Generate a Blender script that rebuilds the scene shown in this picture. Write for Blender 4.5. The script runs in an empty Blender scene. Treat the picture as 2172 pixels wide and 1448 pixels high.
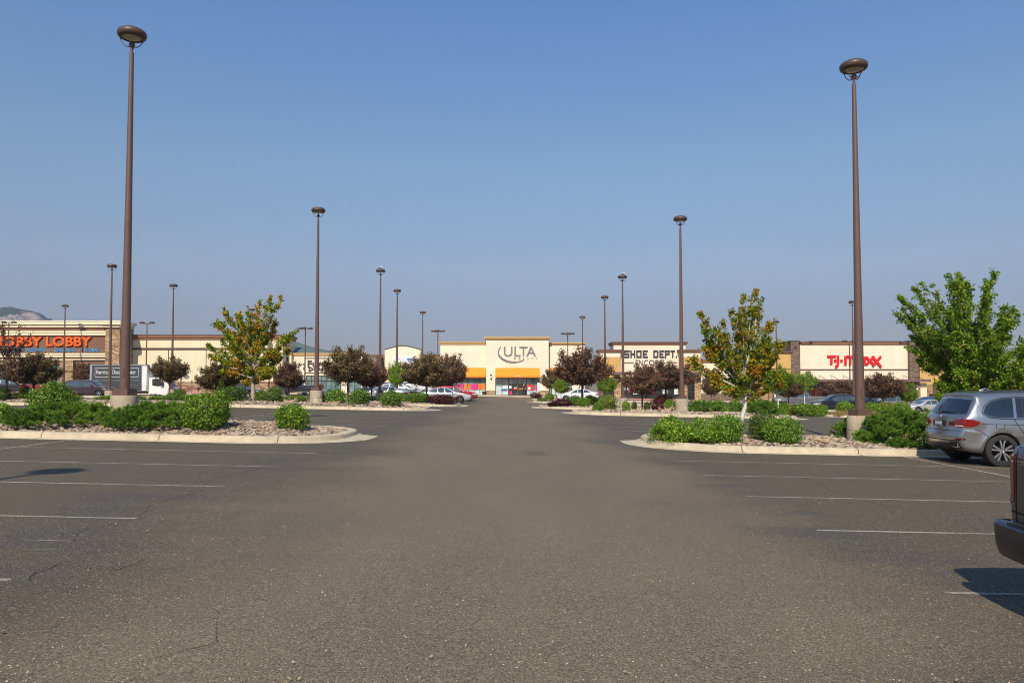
import bpy, bmesh, math, random
import numpy as np
from mathutils import Vector, Matrix
from mathutils.bvhtree import BVHTree
R = math.radians
C = bpy.context.scene.collection
SC = bpy.context.scene

# ---------------------------------------------------------------- camera, sky, sun, exposure
F = 1600.0; HZ = 812.0; EYE = 1.7; PITCH = R(2.3)
CY = HZ - F*math.tan(PITCH)
cam_d = bpy.data.cameras.new('camera'); cam = bpy.data.objects.new('camera', cam_d); C.objects.link(cam)
cam.location = (0, 0, EYE); cam.rotation_euler = (R(90)+PITCH, 0, 0)
cam_d.sensor_width = 36; cam_d.lens = F/2172*36; cam_d.shift_y = (CY-724)/2172
cam_d.clip_end = 12000; cam_d.clip_start = .1
SC.camera = cam
SC.cycles.filter_width = 1.0
HAZE = .00016
SUN_EL = R(43); SUN_AZ = R(11.3)          # light travels towards +Y and a little towards +X
w = bpy.data.worlds.new('World'); SC.world = w; w.use_nodes = True
wn = w.node_tree.nodes; wl = w.node_tree.links
bg = wn['Background']; bg.inputs[1].default_value = .143
sky = wn.new('ShaderNodeTexSky'); sky.sky_type = 'NISHITA'; sky.sun_disc = False
sky.sun_elevation = SUN_EL; sky.sun_rotation = math.pi+SUN_AZ
sky.air_density = 1.0; sky.dust_density = 1.0; sky.ozone_density = 2.0; sky.altitude = 900
# smoggy late summer air: bluer overhead, dull and grey towards the horizon
wt = wn.new('ShaderNodeTexCoord'); ws = wn.new('ShaderNodeSeparateXYZ'); wl.new(wt.outputs['Generated'], ws.inputs[0])
wr = wn.new('ShaderNodeValToRGB'); el = wr.color_ramp.elements
while len(el) < 6: el.new(1)
for i_, (p_, c_) in enumerate(((0,(.50,.43,.47)),(.05,(.50,.44,.48)),(.10,(.64,.56,.59)),(.146,(.80,.72,.70)),(.27,(.96,1.0,.97)),(.45,(.85,1.12,1.33)))): el[i_].position = p_; el[i_].color = (*[v_*.7 for v_ in c_], 1)
wl.new(ws.outputs[2], wr.inputs[0])
wm = wn.new('ShaderNodeMix'); wm.data_type = 'RGBA'; wm.blend_type = 'MULTIPLY'; wm.inputs[0].default_value = 1
wl.new(sky.outputs[0], wm.inputs[6]); wl.new(wr.outputs[0], wm.inputs[7]); wl.new(wm.outputs[2], bg.inputs[0])
sd = bpy.data.lights.new('sun', 'SUN'); sd.energy = 4.15; sd.angle = R(.6); sd.color = (1, .89, .74)
sun = bpy.data.objects.new('sun', sd); C.objects.link(sun)
ldir = Vector((math.sin(SUN_AZ)*math.cos(SUN_EL), math.cos(SUN_AZ)*math.cos(SUN_EL), -math.sin(SUN_EL)))
sun.rotation_euler = ldir.to_track_quat('-Z', 'Y').to_euler()
SC.view_settings.view_transform = 'Standard'; SC.view_settings.look = 'None'
SC.view_settings.exposure = .3; SC.view_settings.gamma = 1

# ---------------------------------------------------------------- measuring helpers
def XZ(px, py, Y):
    t = (CY-py)/F; c, s = math.cos(PITCH), math.sin(PITCH)
    zc = Y*(t*c+s)/(c-t*s); fd = Y*c+zc*s
    return (px-1086)/F*fd, EYE+zc
def X_(px, Y): return XZ(px, 812, Y)[0]
def Z_(py, Y): return XZ(1086, py, Y)[1]
def sm(t): t = min(1, max(0, t)); return t*t*(3-2*t)
def zg(x, y):
    if x > 12: g = -.252-.03*(min(x, 75)-12)
    elif x > -15: g = -.021*x
    else: g = .315-.01*(max(x, -90)+15)
    return g - .28*sm((y-46)/16) + .08*sm((y-80)/25)

# ---------------------------------------------------------------- mesh helpers
class MB:
    def __init__(s): s.v = []; s.f = []; s.m = []
    def add(s, vs, fs, mi=0):
        n = len(s.v); s.v += [tuple(v) for v in vs]; s.f += [tuple(i+n for i in f) for f in fs]; s.m += [mi]*len(fs); return s
    def box(s, x0, x1, y0, y1, z0, z1, mi=0):
        return s.add([(x0,y0,z0),(x1,y0,z0),(x1,y1,z0),(x0,y1,z0),(x0,y0,z1),(x1,y0,z1),(x1,y1,z1),(x0,y1,z1)],
              [(0,3,2,1),(4,5,6,7),(0,1,5,4),(1,2,6,5),(2,3,7,6),(3,0,4,7)], mi)
    def tube(s, pts, rs, n=8, caps=True, mi=0):
        pts = [Vector(p) for p in pts]
        if not hasattr(rs, '__len__'): rs = [rs]*len(pts)
        vs = []; fs = []; up = None
        for i, p in enumerate(pts):
            d = (pts[min(i+1, len(pts)-1)]-pts[max(i-1, 0)])
            d = d.normalized() if d.length > 1e-9 else Vector((0,0,1))
            if up is None: up = d.orthogonal().normalized()
            up = (up-d*up.dot(d)); up = up.normalized() if up.length > 1e-6 else d.orthogonal().normalized()
            b = d.cross(up)
            for k in range(n):
                a = 2*math.pi*k/n; vs.append(p+(up*math.cos(a)+b*math.sin(a))*rs[i])
        for i in range(len(pts)-1):
            for k in range(n):
                k2 = (k+1) % n; fs.append((i*n+k, i*n+k2, (i+1)*n+k2, (i+1)*n+k))
        if caps: fs.append(tuple(range(n))[::-1]); fs.append(tuple(range((len(pts)-1)*n, len(pts)*n)))
        return s.add(vs, fs, mi)
    def lathe(s, prof, n=24, c=(0,0,0), axis='z', mi=0):
        vs = []; fs = []
        for r, h in prof:
            for k in range(n):
                a = 2*math.pi*k/n; p = (r*math.cos(a), r*math.sin(a), h)
                if axis == 'y': p = (p[0], p[2], p[1])
                vs.append((p[0]+c[0], p[1]+c[1], p[2]+c[2]))
        for i in range(len(prof)-1):
            for k in range(n):
                k2 = (k+1) % n; q = (i*n+k, i*n+k2, (i+1)*n+k2, (i+1)*n+k)
                fs.append(q if axis == 'z' else q[::-1])
        return s.add(vs, fs, mi)
    def prism_y(s, poly, y0, y1, mi=0):     # polygon in x,z
        n = len(poly); vs = [(x, y0, z) for x, z in poly]+[(x, y1, z) for x, z in poly]
        fs = [tuple(range(n)), tuple(range(n, 2*n))[::-1]]+[(i, i+n, (i+1) % n+n, (i+1) % n) for i in range(n)]
        return s.add(vs, fs, mi)
    def stroke(s, pts, wd, y0, y1, mi=0):   # thick pen stroke in the x,z plane
        if not hasattr(wd, '__len__'): wd = [wd]*len(pts)
        L = []; Rr = []
        for i, (x, z) in enumerate(pts):
            a = pts[max(i-1, 0)]; b = pts[min(i+1, len(pts)-1)]; dx, dz = b[0]-a[0], b[1]-a[1]; l = math.hypot(dx, dz) or 1
            nx, nz = -dz/l*wd[i]/2, dx/l*wd[i]/2; L.append((x+nx, z+nz)); Rr.append((x-nx, z-nz))
        for i in range(len(pts)-1):
            s.prism_y([L[i], L[i+1], Rr[i+1], Rr[i]], y0, y1, mi)
        return s
    def build(s, name, mats, parent=None, smooth=False, loc=None):
        me = bpy.data.meshes.new(name); me.from_pydata(s.v, [], s.f)
        if not isinstance(mats, (list, tuple)): mats = [mats]
        for m in mats: me.materials.append(m)
        if any(s.m): me.polygons.foreach_set('material_index', s.m)
        if smooth:
            me.polygons.foreach_set('use_smooth', [True]*len(s.f)); me.set_sharp_from_angle(angle=R(40))
        me.update()
        return link(name, me, parent, loc)
def link(name, me, parent=None, loc=None):
    o = bpy.data.objects.new(name, me); C.objects.link(o)
    if loc: o.location = loc
    if parent: o.parent = parent
    return o
def fastmesh(name, V, Fq, mats, k=4, smooth=False, mi=None):
    V = np.asarray(V, dtype=np.float32).reshape(-1, 3); Fq = np.asarray(Fq, dtype=np.int32).reshape(-1, k)
    me = bpy.data.meshes.new(name); me.vertices.add(len(V)); me.vertices.foreach_set('co', V.ravel())
    me.loops.add(Fq.size); me.loops.foreach_set('vertex_index', Fq.ravel())
    me.polygons.add(len(Fq)); me.polygons.foreach_set('loop_start', np.arange(0, Fq.size, k, dtype=np.int32))
    if not isinstance(mats, (list, tuple)): mats = [mats]
    for m in mats: me.materials.append(m)
    if mi is not None: me.polygons.foreach_set('material_index', np.asarray(mi, dtype=np.int32))
    me.polygons.foreach_set('use_smooth', np.full(len(Fq), smooth)); me.update(calc_edges=True); me.validate()
    return me
def tag(o, label, cat, group=None):
    o['label'] = label; o['category'] = cat
    if group: o['group'] = group
    return o
def thing(name, label, cat, loc=(0,0,0), rz=0, group=None):
    o = bpy.data.objects.new(name, None); C.objects.link(o); o.location = loc; o.rotation_euler = (0, 0, rz)
    return tag(o, label, cat, group)
def struct(o, kind='structure'): o['kind'] = kind; return o
def dup(o, parent=None):
    c = o.copy(); C.objects.link(c)
    if parent is not None: c.parent = parent
    for ch in list(o.children): dup(ch, c)
    return c
FIRST = {}
def place(key, proto, label, cat, loc, rz=0, sc=(1,1,1), group=None, name=None):
    """first use moves the prototype itself, later uses are copies"""
    if key not in FIRST: FIRST[key] = 1; o = proto
    else: o = dup(proto)
    o.location = loc; o.rotation_euler = (0, 0, rz); o.scale = sc
    if 'group' in o: del o['group']
    tag(o, label, cat, group)
    return o

# ---------------------------------------------------------------- materials
def newmat(name):
    m = bpy.data.materials.new(name); m.use_nodes = True
    return m, m.node_tree.nodes, m.node_tree.links, m.node_tree.nodes['Principled BSDF']
def ramp(N, L, fac, stops):
    r = N.new('ShaderNodeValToRGB'); e = r.color_ramp.elements
    while len(e) > len(stops): e.remove(e[-1])
    while len(e) < len(stops): e.new(1)
    for i, (p, c) in enumerate(stops): e[i].position = p; e[i].color = (*c, 1)
    L.new(fac, r.inputs[0]); return r.outputs[0]
def noise(N, L, vec, scale, detail=3, rough=.5, out=0):
    n = N.new('ShaderNodeTexNoise'); n.inputs['Scale'].default_value = scale; n.inputs['Detail'].default_value = detail
    n.inputs['Roughness'].default_value = rough
    if vec is not None: L.new(vec, n.inputs['Vector'])
    return n.outputs[out]
def mixc(N, L, fac, a, b, mode='MIX'):
    m = N.new('ShaderNodeMix'); m.data_type = 'RGBA'; m.blend_type = mode
    for s, val in ((m.inputs[0], fac), (m.inputs[6], a), (m.inputs[7], b)):
        if isinstance(val, (int, float)): s.default_value = val
        elif isinstance(val, tuple): s.default_value = (*val, 1)
        else: L.new(val, s)
    return m.outputs[2]
def mth(N, L, op, a, b=None, clamp=False):
    m = N.new('ShaderNodeMath'); m.operation = op; m.use_clamp = clamp
    for i, val in ((0, a), (1, b)):
        if val is None: continue
        if isinstance(val, (int, float)): m.inputs[i].default_value = val
        else: L.new(val, m.inputs[i])
    return m.outputs[0]
def bump(N, L, P, h, st=.3, dist=.02):
    b = N.new('ShaderNodeBump'); b.inputs['Strength'].default_value = st; b.inputs['Distance'].default_value = dist
    L.new(h, b.inputs['Height']); L.new(b.outputs[0], P.inputs['Normal'])
def coords(N, L, sc=(1,1,1), which='Object'):
    t = N.new('ShaderNodeTexCoord'); m = N.new('ShaderNodeMapping'); m.inputs['Scale'].default_value = sc
    L.new(t.outputs[which], m.inputs[0]); return m.outputs[0]
def plain(name, col, rough=.6, metal=0, var=.12, vs=1.5, bs=0, bsc=40, coat=0, spec=.5):
    m, N, L, P = newmat(name)
    co = coords(N, L)
    n = noise(N, L, co, vs, 5, .6)
    lo = tuple(max(0, c*(1-var)) for c in col); hi = tuple(min(1, c*(1+var)) for c in col)
    L.new(ramp(N, L, n, [(.3, lo), (.7, hi)]), P.inputs['Base Color'])
    P.inputs['Roughness'].default_value = rough; P.inputs['Metallic'].default_value = metal
    P.inputs['Specular IOR Level'].default_value = spec
    if coat: P.inputs['Coat Weight'].default_value = coat; P.inputs['Coat Roughness'].default_value = .06
    if bs: bump(N, L, P, noise(N, L, co, bsc, 4, .6), bs, .02)
    return m
def leafmat(name, stops, clump=None, trans=.27, rough=.6):
    m, N, L, P = newmat(name)
    g = N.new('ShaderNodeNewGeometry'); rnd = g.outputs['Random Per Island']
    fac = rnd
    if clump:
        n = noise(N, L, coords(N, L), clump, 2, .5)
        n = mth(N, L, 'MULTIPLY_ADD', n, 2.2); N[-1].inputs[2].default_value = -.75
        fac = mth(N, L, 'ADD', mth(N, L, 'MULTIPLY', n, .6), mth(N, L, 'MULTIPLY', rnd, .42), True)
    col = ramp(N, L, fac, stops)
    hv = N.new('ShaderNodeHueSaturation'); L.new(col, hv.inputs['Color'])
    oi = N.new('ShaderNodeObjectInfo')
    L.new(mth(N, L, 'MULTIPLY_ADD', oi.outputs['Random'], .3), hv.inputs['Value']); N[-1].inputs[2].default_value = .85
    col = hv.outputs[0]
    L.new(col, P.inputs['Base Color']); P.inputs['Roughness'].default_value = rough
    P.inputs['Specular IOR Level'].default_value = .22
    t = N.new('ShaderNodeBsdfTranslucent'); L.new(col, t.inputs[0])
    mx = N.new('ShaderNodeMixShader'); mx.inputs[0].default_value = trans
    L.new(P.outputs[0], mx.inputs[1]); L.new(t.outputs[0], mx.inputs[2]); L.new(mx.outputs[0], N['Material Output'].inputs[0])
    return m
def stucco(name, col, joints=True):
    m, N, L, P = newmat(name); co = coords(N, L)
    a = noise(N, L, co, .35, 4, .6); b = noise(N, L, coords(N, L, (1.2, 1.2, .12)), 1.3, 4, .6)
    c = ramp(N, L, a, [(.3, tuple(x*.9 for x in col)), (.7, tuple(min(1, x*1.06) for x in col))])
    c = mixc(N, L, ramp(N, L, b, [(.5, (0,0,0)), (.8, (.35,.35,.35))]), c, tuple(x*.78 for x in col))
    sx_ = N.new('ShaderNodeSeparateXYZ'); L.new(co, sx_.inputs[0]); cb_ = N.new('ShaderNodeCombineXYZ'); L.new(sx_.outputs[0], cb_.inputs[0]); L.new(sx_.outputs[2], cb_.inputs[1])
    br_ = N.new('ShaderNodeTexBrick'); L.new(cb_.outputs[0], br_.inputs['Vector']); br_.offset = 0; br_.inputs['Scale'].default_value = 1; br_.inputs['Brick Width'].default_value = 2.44; br_.inputs['Row Height'].default_value = 1.22; br_.inputs['Mortar Size'].default_value = .02
    c = mixc(N, L, mth(N, L, 'MULTIPLY', br_.outputs['Fac'], .22), c, tuple(x*.45 for x in col))
    L.new(c, P.inputs['Base Color']); P.inputs['Roughness'].default_value = .85
    bump(N, L, P, noise(N, L, co, 25, 4, .7), .25, .01)
    return m
def stone(name, cols, bw=.5, bh=.14):
    m, N, L, P = newmat(name)
    t = N.new('ShaderNodeTexCoord'); s = N.new('ShaderNodeSeparateXYZ'); L.new(t.outputs['Object'], s.inputs[0])
    dn = noise(N, L, t.outputs['Object'], 3.5, 3, .6)
    u = mth(N, L, 'ADD', mth(N, L, 'ADD', s.outputs[0], s.outputs[1]), mth(N, L, 'MULTIPLY', dn, .35))
    vz = mth(N, L, 'ADD', s.outputs[2], mth(N, L, 'MULTIPLY', dn, .16))
    c = N.new('ShaderNodeCombineXYZ'); L.new(u, c.inputs[0]); L.new(vz, c.inputs[1])
    b = N.new('ShaderNodeTexBrick'); L.new(c.outputs[0], b.inputs['Vector'])
    b.inputs['Color1'].default_value = (0,0,0,1); b.inputs['Color2'].default_value = (1,1,1,1); b.inputs['Mortar'].default_value = (.5,.5,.5,1)
    b.inputs['Scale'].default_value = 1; b.inputs['Brick Width'].default_value = bw; b.inputs['Row Height'].default_value = bh
    b.inputs['Mortar Size'].default_value = .014; b.inputs['Bias'].default_value = 0; b.inputs['Mortar Smooth'].default_value = .2
    n2 = noise(N, L, c.outputs[0], 5, 3, .6)
    f = mth(N, L, 'ADD', mth(N, L, 'MULTIPLY', b.outputs['Color'], .65), mth(N, L, 'MULTIPLY', n2, .45))
    col = ramp(N, L, f, [(.15+.75*i/(len(cols)-1), cc) for i, cc in enumerate(cols)])
    col = mixc(N, L, b.outputs['Fac'], col, tuple(x*.3 for x in cols[0]))
    L.new(col, P.inputs['Base Color']); P.inputs['Roughness'].default_value = .9
    h = mth(N, L, 'SUBTRACT', mth(N, L, 'MULTIPLY', n2, .5), b.outputs['Fac'])
    bump(N, L, P, h, .9, .05)
    return m
def glass(name, col, rough=.04, spec=.8):
    m, N, L, P = newmat(name)
    n = noise(N, L, coords(N, L), .9, 3, .5)
    L.new(ramp(N, L, n, [(.35, tuple(c*.6 for c in col)), (.7, tuple(c*1.3 for c in col))]), P.inputs['Base Color'])
    P.inputs['Roughness'].default_value = rough; P.inputs['Specular IOR Level'].default_value = spec; P.inputs['IOR'].default_value = 1.6
    return m
def paint(name, col, metal=.5, rough=.32):
    m, N, L, P = newmat(name)
    co = coords(N, L); n = noise(N, L, co, 2.5, 5, .6)
    t = N.new('ShaderNodeSeparateXYZ'); L.new(co, t.inputs[0])
    dirt = mth(N, L, 'MULTIPLY', mth(N, L, 'SUBTRACT', .75, t.outputs[2], True), n, True)
    c = mixc(N, L, mth(N, L, 'MULTIPLY', dirt, .8, True), col, (.16,.13,.1))
    L.new(c, P.inputs['Base Color'])
    L.new(mth(N, L, 'ADD', mth(N, L, 'MULTIPLY', dirt, .6), rough), P.inputs['Roughness'])
    P.inputs['Metallic'].default_value = metal
    P.inputs['Coat Weight'].default_value = .7; P.inputs['Coat Roughness'].default_value = .05
    return m

# asphalt
def asphalt():
    m, N, L, P = newmat('asphalt'); co = coords(N, L)
    s = N.new('ShaderNodeSeparateXYZ'); L.new(co, s.inputs[0])
    # aggregate stones
    v1 = N.new('ShaderNodeTexVoronoi'); v1.inputs['Scale'].default_value = 85; L.new(co, v1.inputs['Vector'])
    vsep = N.new('ShaderNodeSeparateColor'); L.new(v1.outputs['Color'], vsep.inputs[0])
    big = noise(N, L, coords(N, L, (1, .35, 1)), .45, 4, .6)
    med = noise(N, L, coords(N, L, (.35, 1.6, 1)), .8, 5, .6)
    wob = mth(N, L, 'MULTIPLY', mth(N, L, 'SUBTRACT', noise(N, L, co, .25, 3, .5), .5), 5.0)
    xx = mth(N, L, 'ADD', s.outputs[0], wob)
    # worn brown aisle in the middle, darker smooth bands at its edges
    aisle = mth(N, L, 'SUBTRACT', 1.0, mth(N, L, 'DIVIDE', mth(N, L, 'ABSOLUTE', xx), 4.2), True)
    aisle = mth(N, L, 'MULTIPLY', aisle, 2.0, True)
    band = mth(N, L, 'ABSOLUTE', mth(N, L, 'SUBTRACT', mth(N, L, 'ABSOLUTE', mth(N, L, 'ADD', xx, .4)), 4.3))
    band = mth(N, L, 'SUBTRACT', 1.0, mth(N, L, 'DIVIDE', band, 1.3), True)
    base = mixc(N, L, aisle, (.092,.074,.045), (.165,.133,.085))
    base = mixc(N, L, ramp(N, L, big, [(.35, (0,0,0)), (.7, (1,1,1))]), mixc(N, L, .35, base, (.070,.060,.046)), base)
    patch = mth(N, L, 'MULTIPLY', band, ramp(N, L, med, [(.42, (0,0,0)), (.6, (1,1,1))]), True)
    base = mixc(N, L, mth(N, L, 'MULTIPLY', patch, .85), base, (.063,.058,.052))
    stk = mth(N, L, 'MULTIPLY', ramp(N, L, med, [(.5, (0,0,0)), (.72, (.6,.6,.6))]), mth(N, L, 'SUBTRACT', 1.0, mth(N, L, 'MULTIPLY', aisle, .8), True))
    base = mixc(N, L, stk, base, (.068,.058,.044))
    # oil drips in the bays and one dark spill in the aisle
    vo = N.new('ShaderNodeTexVoronoi'); vo.inputs['Scale'].default_value = .75; L.new(co, vo.inputs['Vector']); vo.inputs['Randomness'].default_value = 1
    oil = mth(N, L, 'SUBTRACT', 1.0, mth(N, L, 'MULTIPLY', mth(N, L, 'ADD', vo.outputs['Distance'], mth(N, L, 'MULTIPLY', med, .12)), 4.2), True)
    oil = mth(N, L, 'MULTIPLY', oil, mth(N, L, 'SUBTRACT', 1.0, aisle, True), True)
    d1 = N.new('ShaderNodeVectorMath'); d1.operation = 'DISTANCE'; mp = N.new('ShaderNodeMapping'); mp.inputs['Location'].default_value = (-.55, -8.3, 0); mp.inputs['Scale'].default_value = (1, .45, 0); L.new(co, mp.inputs[0]); L.new(mp.outputs[0], d1.inputs[0]); d1.inputs[1].default_value = (0,0,0)
    spill = mth(N, L, 'SUBTRACT', .75, mth(N, L, 'ADD', d1.outputs['Value'], mth(N, L, 'MULTIPLY', med, .5)), True)
    base = mixc(N, L, mth(N, L, 'MULTIPLY', mth(N, L, 'ADD', mth(N, L, 'MULTIPLY', oil, .8), mth(N, L, 'MULTIPLY', spill, 1.8), True), .6), base, (.03,.028,.025))
    # speckles
    fine = mixc(N, L, 1.0, base, ramp(N, L, noise(N, L, co, 60, 4, .85), [(.36, (.35,.35,.37)), (.5, (.95,.95,.95)), (.63, (1.8,1.7,1.5))]), 'MULTIPLY')
    spk = ramp(N, L, vsep.outputs[0], [(.8, (0,0,0)), (.86, (1,1,1))])
    near = mth(N, L, 'SUBTRACT', 1.0, mth(N, L, 'MULTIPLY', v1.outputs['Distance'], 85*.9/62), True)
    fac = mth(N, L, 'MULTIPLY', mth(N, L, 'MULTIPLY', spk, near), .8)
    colr = ramp(N, L, vsep.outputs[1], [(0, (.24,.19,.13)), (.5, (.42,.34,.22)), (.9, (.36,.33,.28)), (1, (.7,.62,.5))])
    fin = mixc(N, L, fac, fine, colr)
    L.new(fin, P.inputs['Base Color']); P.inputs['Roughness'].default_value = .8; P.inputs['Specular IOR Level'].default_value = .35
    bump(N, L, P, mth(N, L, 'ADD', noise(N, L, co, 60, 3, .7), mth(N, L, 'MULTIPLY', vsep.outputs[2], .6)), .5, .006)
    return m
M = {}
M['asphalt'] = asphalt()
def concrete(name, col, joint=True):
    m, N, L, P = newmat(name); co = coords(N, L)
    a = noise(N, L, co, 2.2, 6, .65); b = noise(N, L, co, 14, 4, .7)
    c = ramp(N, L, a, [(.3, tuple(x*.68 for x in col)), (.6, col)])
    c = mixc(N, L, ramp(N, L, b, [(.5, (0,0,0)), (.75, (.5,.5,.5))]), c, tuple(x*.6 for x in col))
    if joint:
        s = N.new('ShaderNodeSeparateXYZ'); L.new(co, s.inputs[0])
        f = mth(N, L, 'FRACT', mth(N, L, 'DIVIDE', mth(N, L, 'ADD', s.outputs[0], mth(N, L, 'MULTIPLY', a, .12)), 3.05))
        c = mixc(N, L, mth(N, L, 'LESS_THAN', f, .009), c, (.12,.1,.08))
    L.new(c, P.inputs['Base Color']); P.inputs['Roughness'].default_value = .9
    bump(N, L, P, b, .3, .01)
    return m
M['kerb'] = concrete('kerb_concrete', (.56,.47,.32))
M['pedestal'] = concrete('pedestal_concrete', (.48,.40,.28), False)
M['pave'] = plain('pavement_concrete', (.45,.37,.30), .9, var=.1)
M['redpave'] = plain('red_pavement', (.42,.18,.14), .9, var=.1)
def rockmat():
    m, N, L, P = newmat('river_rock')
    g = N.new('ShaderNodeNewGeometry')
    c = ramp(N, L, g.outputs['Random Per Island'], [(0, (.14,.09,.06)), (.3, (.34,.24,.15)), (.6, (.46,.35,.23)), (.85, (.58,.48,.36)), (1, (.27,.2,.15))])
    n = noise(N, L, coords(N, L), 20, 4, .6)
    c = mixc(N, L, mth(N, L, 'MULTIPLY', n, .5), c, (.12,.1,.08))
    L.new(c, P.inputs['Base Color']); P.inputs['Roughness'].default_value = .85
    return m
M['rock'] = rockmat()
def bedmat():
    m, N, L, P = newmat('gravel_bed'); co = coords(N, L)
    v = N.new('ShaderNodeTexVoronoi'); v.inputs['Scale'].default_value = 9; L.new(co, v.inputs['Vector'])
    s = N.new('ShaderNodeSeparateColor'); L.new(v.outputs['Color'], s.inputs[0])
    c = ramp(N, L, s.outputs[0], [(0, (.1,.07,.05)), (.4, (.25,.18,.12)), (.8, (.38,.3,.22)), (1, (.2,.17,.14))])
    c = mixc(N, L, ramp(N, L, v.outputs['Distance'], [(.35, (0,0,0)), (.7, (.8,.8,.8))]), c, (.05,.035,.025))
    L.new(c, P.inputs['Base Color']); P.inputs['Roughness'].default_value = .9
    bump(N, L, P, mth(N, L, 'SUBTRACT', 1.0, v.outputs['Distance']), 1, .06)
    return m
M['bed'] = bedmat()
def linemat():
    m, N, L, P = newmat('worn_line_paint'); co = coords(N, L)
    n = noise(N, L, co, 30, 4, .8); n2 = noise(N, L, co, .8, 3, .6)
    f = mth(N, L, 'ADD', n, mth(N, L, 'MULTIPLY', n2, .5))
    L.new(ramp(N, L, f, [(.6, (.13,.11,.08)), (.9, (.50,.45,.36))]), P.inputs['Base Color']); P.inputs['Roughness'].default_value = .8
    return m
M['line'] = linemat()
M['crack'] = plain('crack_dark', (.012,.01,.009), 1)
M['pole'] = plain('brown_pole_paint', (.125,.07,.052), .42, var=.1, vs=3, coat=.15)
M['head'] = plain('bronze_head_paint', (.085,.052,.04), .45, var=.1)
M['pole_far'] = plain('dark_bronze_paint', (.06,.035,.028), .5, var=.1)
M['lens'] = plain('lamp_lens', (.42,.42,.28), .25, var=.1, vs=12)
M['cream'] = stucco('cream_stucco', (.78,.66,.44))
M['cream2'] = stucco('pale_cream_stucco', (.82,.70,.53))
M['white'] = plain('white_paint', (.75,.73,.68), .5)
M['brown'] = stucco('brown_stucco', (.20,.105,.065))
M['creamtrim'] = stucco('cream_trim', (.86,.76,.52))
M['copper'] = plain('copper_cornice', (.34,.15,.075), .6, var=.1)
M['darktrim'] = plain('dark_brown_trim', (.085,.045,.035), .6)
M['gold'] = stucco('gold_stucco', (.58,.36,.115))
M['goldtrim'] = plain('gold_cornice', (.60,.38,.13), .6, var=.08)
M['capflash'] = plain('cap_flashing', (.10,.07,.06), .5)
M['stone'] = stone('stone_veneer', [(.22,.12,.06), (.42,.26,.13), (.55,.36,.20), (.62,.45,.28)])
M['stone2'] = stone('rust_stone_veneer', [(.15,.07,.045), (.34,.16,.09), (.42,.26,.16), (.45,.34,.24)], .6, .2)
M['greyst'] = stone('grey_stone_veneer', [(.1,.075,.055), (.25,.17,.11), (.34,.24,.16), (.2,.17,.15)], .45, .11)
M['orange'] = plain('orange_awning', (.95,.26,.005), .7, var=.05)
M['greenroof'] = plain('green_metal_roof', (.10,.145,.125), .5, var=.06)
M['glass'] = glass('storefront_glass', (.16,.25,.24))
M['dglass'] = glass('dark_storefront_glass', (.03,.035,.035))
M['film'] = plain('frosted_film', (.48,.58,.55), .25, var=.1)
M['frame'] = plain('window_frame', (.035,.03,.028), .4)
M['orangeletter'] = plain('orange_letter', (.95,.13,.012), .4, var=.04)
M['blueletter'] = plain('blue_letter', (.03,.36,.75), .4, var=.04)
M['greyletter'] = plain('grey_letter', (.2,.195,.185), .4)
M['darkletter'] = plain('dark_letter', (.05,.055,.055), .4)
M['redletter'] = plain('red_letter', (.75,.012,.02), .4, var=.04)
M['pink'] = plain('pink_poster', (.8,.02,.22), .4, var=.1)
M['orp'] = plain('orange_poster', (.9,.2,.02), .4, var=.1)
M['wp'] = plain('white_poster', (.7,.72,.72), .4, var=.1)
M['redp'] = plain('red_poster', (.65,.03,.03), .4)
M['bluep'] = plain('blue_poster', (.03,.08,.4), .4)
M['canopy'] = plain('purple_brown_canopy', (.16,.1,.09), .5)
M['bark'] = plain('pale_bark', (.42,.34,.25), .9, var=.35, vs=9, bs=.5)
M['whitebark'] = plain('white_wrapped_trunk', (.6,.57,.52), .8, var=.1, vs=30)
M['dbark'] = plain('dark_bark', (.12,.075,.05), .9, var=.3, vs=9)
M['deadwood'] = plain('weathered_wood', (.40,.28,.18), .85, var=.4, vs=8, bs=.5)
M['tyre'] = plain('tyre_rubber', (.022,.02,.019), .85, var=.2, vs=10)
M['rim'] = plain('alloy_rim', (.55,.55,.56), .28, .9, var=.05)
M['rimdark'] = plain('steel_rim', (.12,.12,.12), .5, .5)
M['well'] = plain('wheel_well', (.006,.006,.006), 1)
M['carglass'] = glass('car_glass', (.012,.018,.026), .03, .9)
M['carglass2'] = glass('car_glass_light', (.06,.085,.095), .03, .9)
M['trim'] = plain('black_plastic', (.02,.02,.021), .45)
M['bchrome'] = plain('chrome', (.6,.6,.6), .15, 1, var=.03)
M['tail'] = plain('red_tail_lamp', (.2,.003,.004), .15, coat=.6, var=.1, vs=20)
M['taildark'] = plain('dark_red_lamp', (.10,.004,.006), .12, coat=1)
M['headl'] = plain('headlamp_glass', (.6,.62,.63), .1, var=.2, vs=20)
M['amber'] = plain('amber_lens', (.7,.2,.02), .2)
M['drygrass'] = leafmat('dry_grass', [(0, (.28,.17,.06)), (.5, (.42,.28,.11)), (1, (.2,.2,.06))], None, .2)
M['leaf_g'] = leafmat('green_leaf', [(0, (.04,.10,.008)), (.4, (.10,.22,.016)), (.75, (.20,.35,.03)), (1, (.42,.52,.1))], None)
M['leaf_b'] = leafmat('bright_green_leaf', [(0, (.04,.10,.006)), (.4, (.12,.25,.014)), (.8, (.27,.41,.035)), (1, (.5,.58,.12))], None)
M['leaf_d'] = leafmat('dark_green_leaf', [(0, (.035,.075,.01)), (.5, (.085,.155,.018)), (1, (.19,.27,.045))], None)
M['leaf_y'] = leafmat('yellow_green_leaf', [(0, (.12,.17,.015)), (.5, (.22,.28,.03)), (1, (.38,.4,.07))], None)
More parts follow.
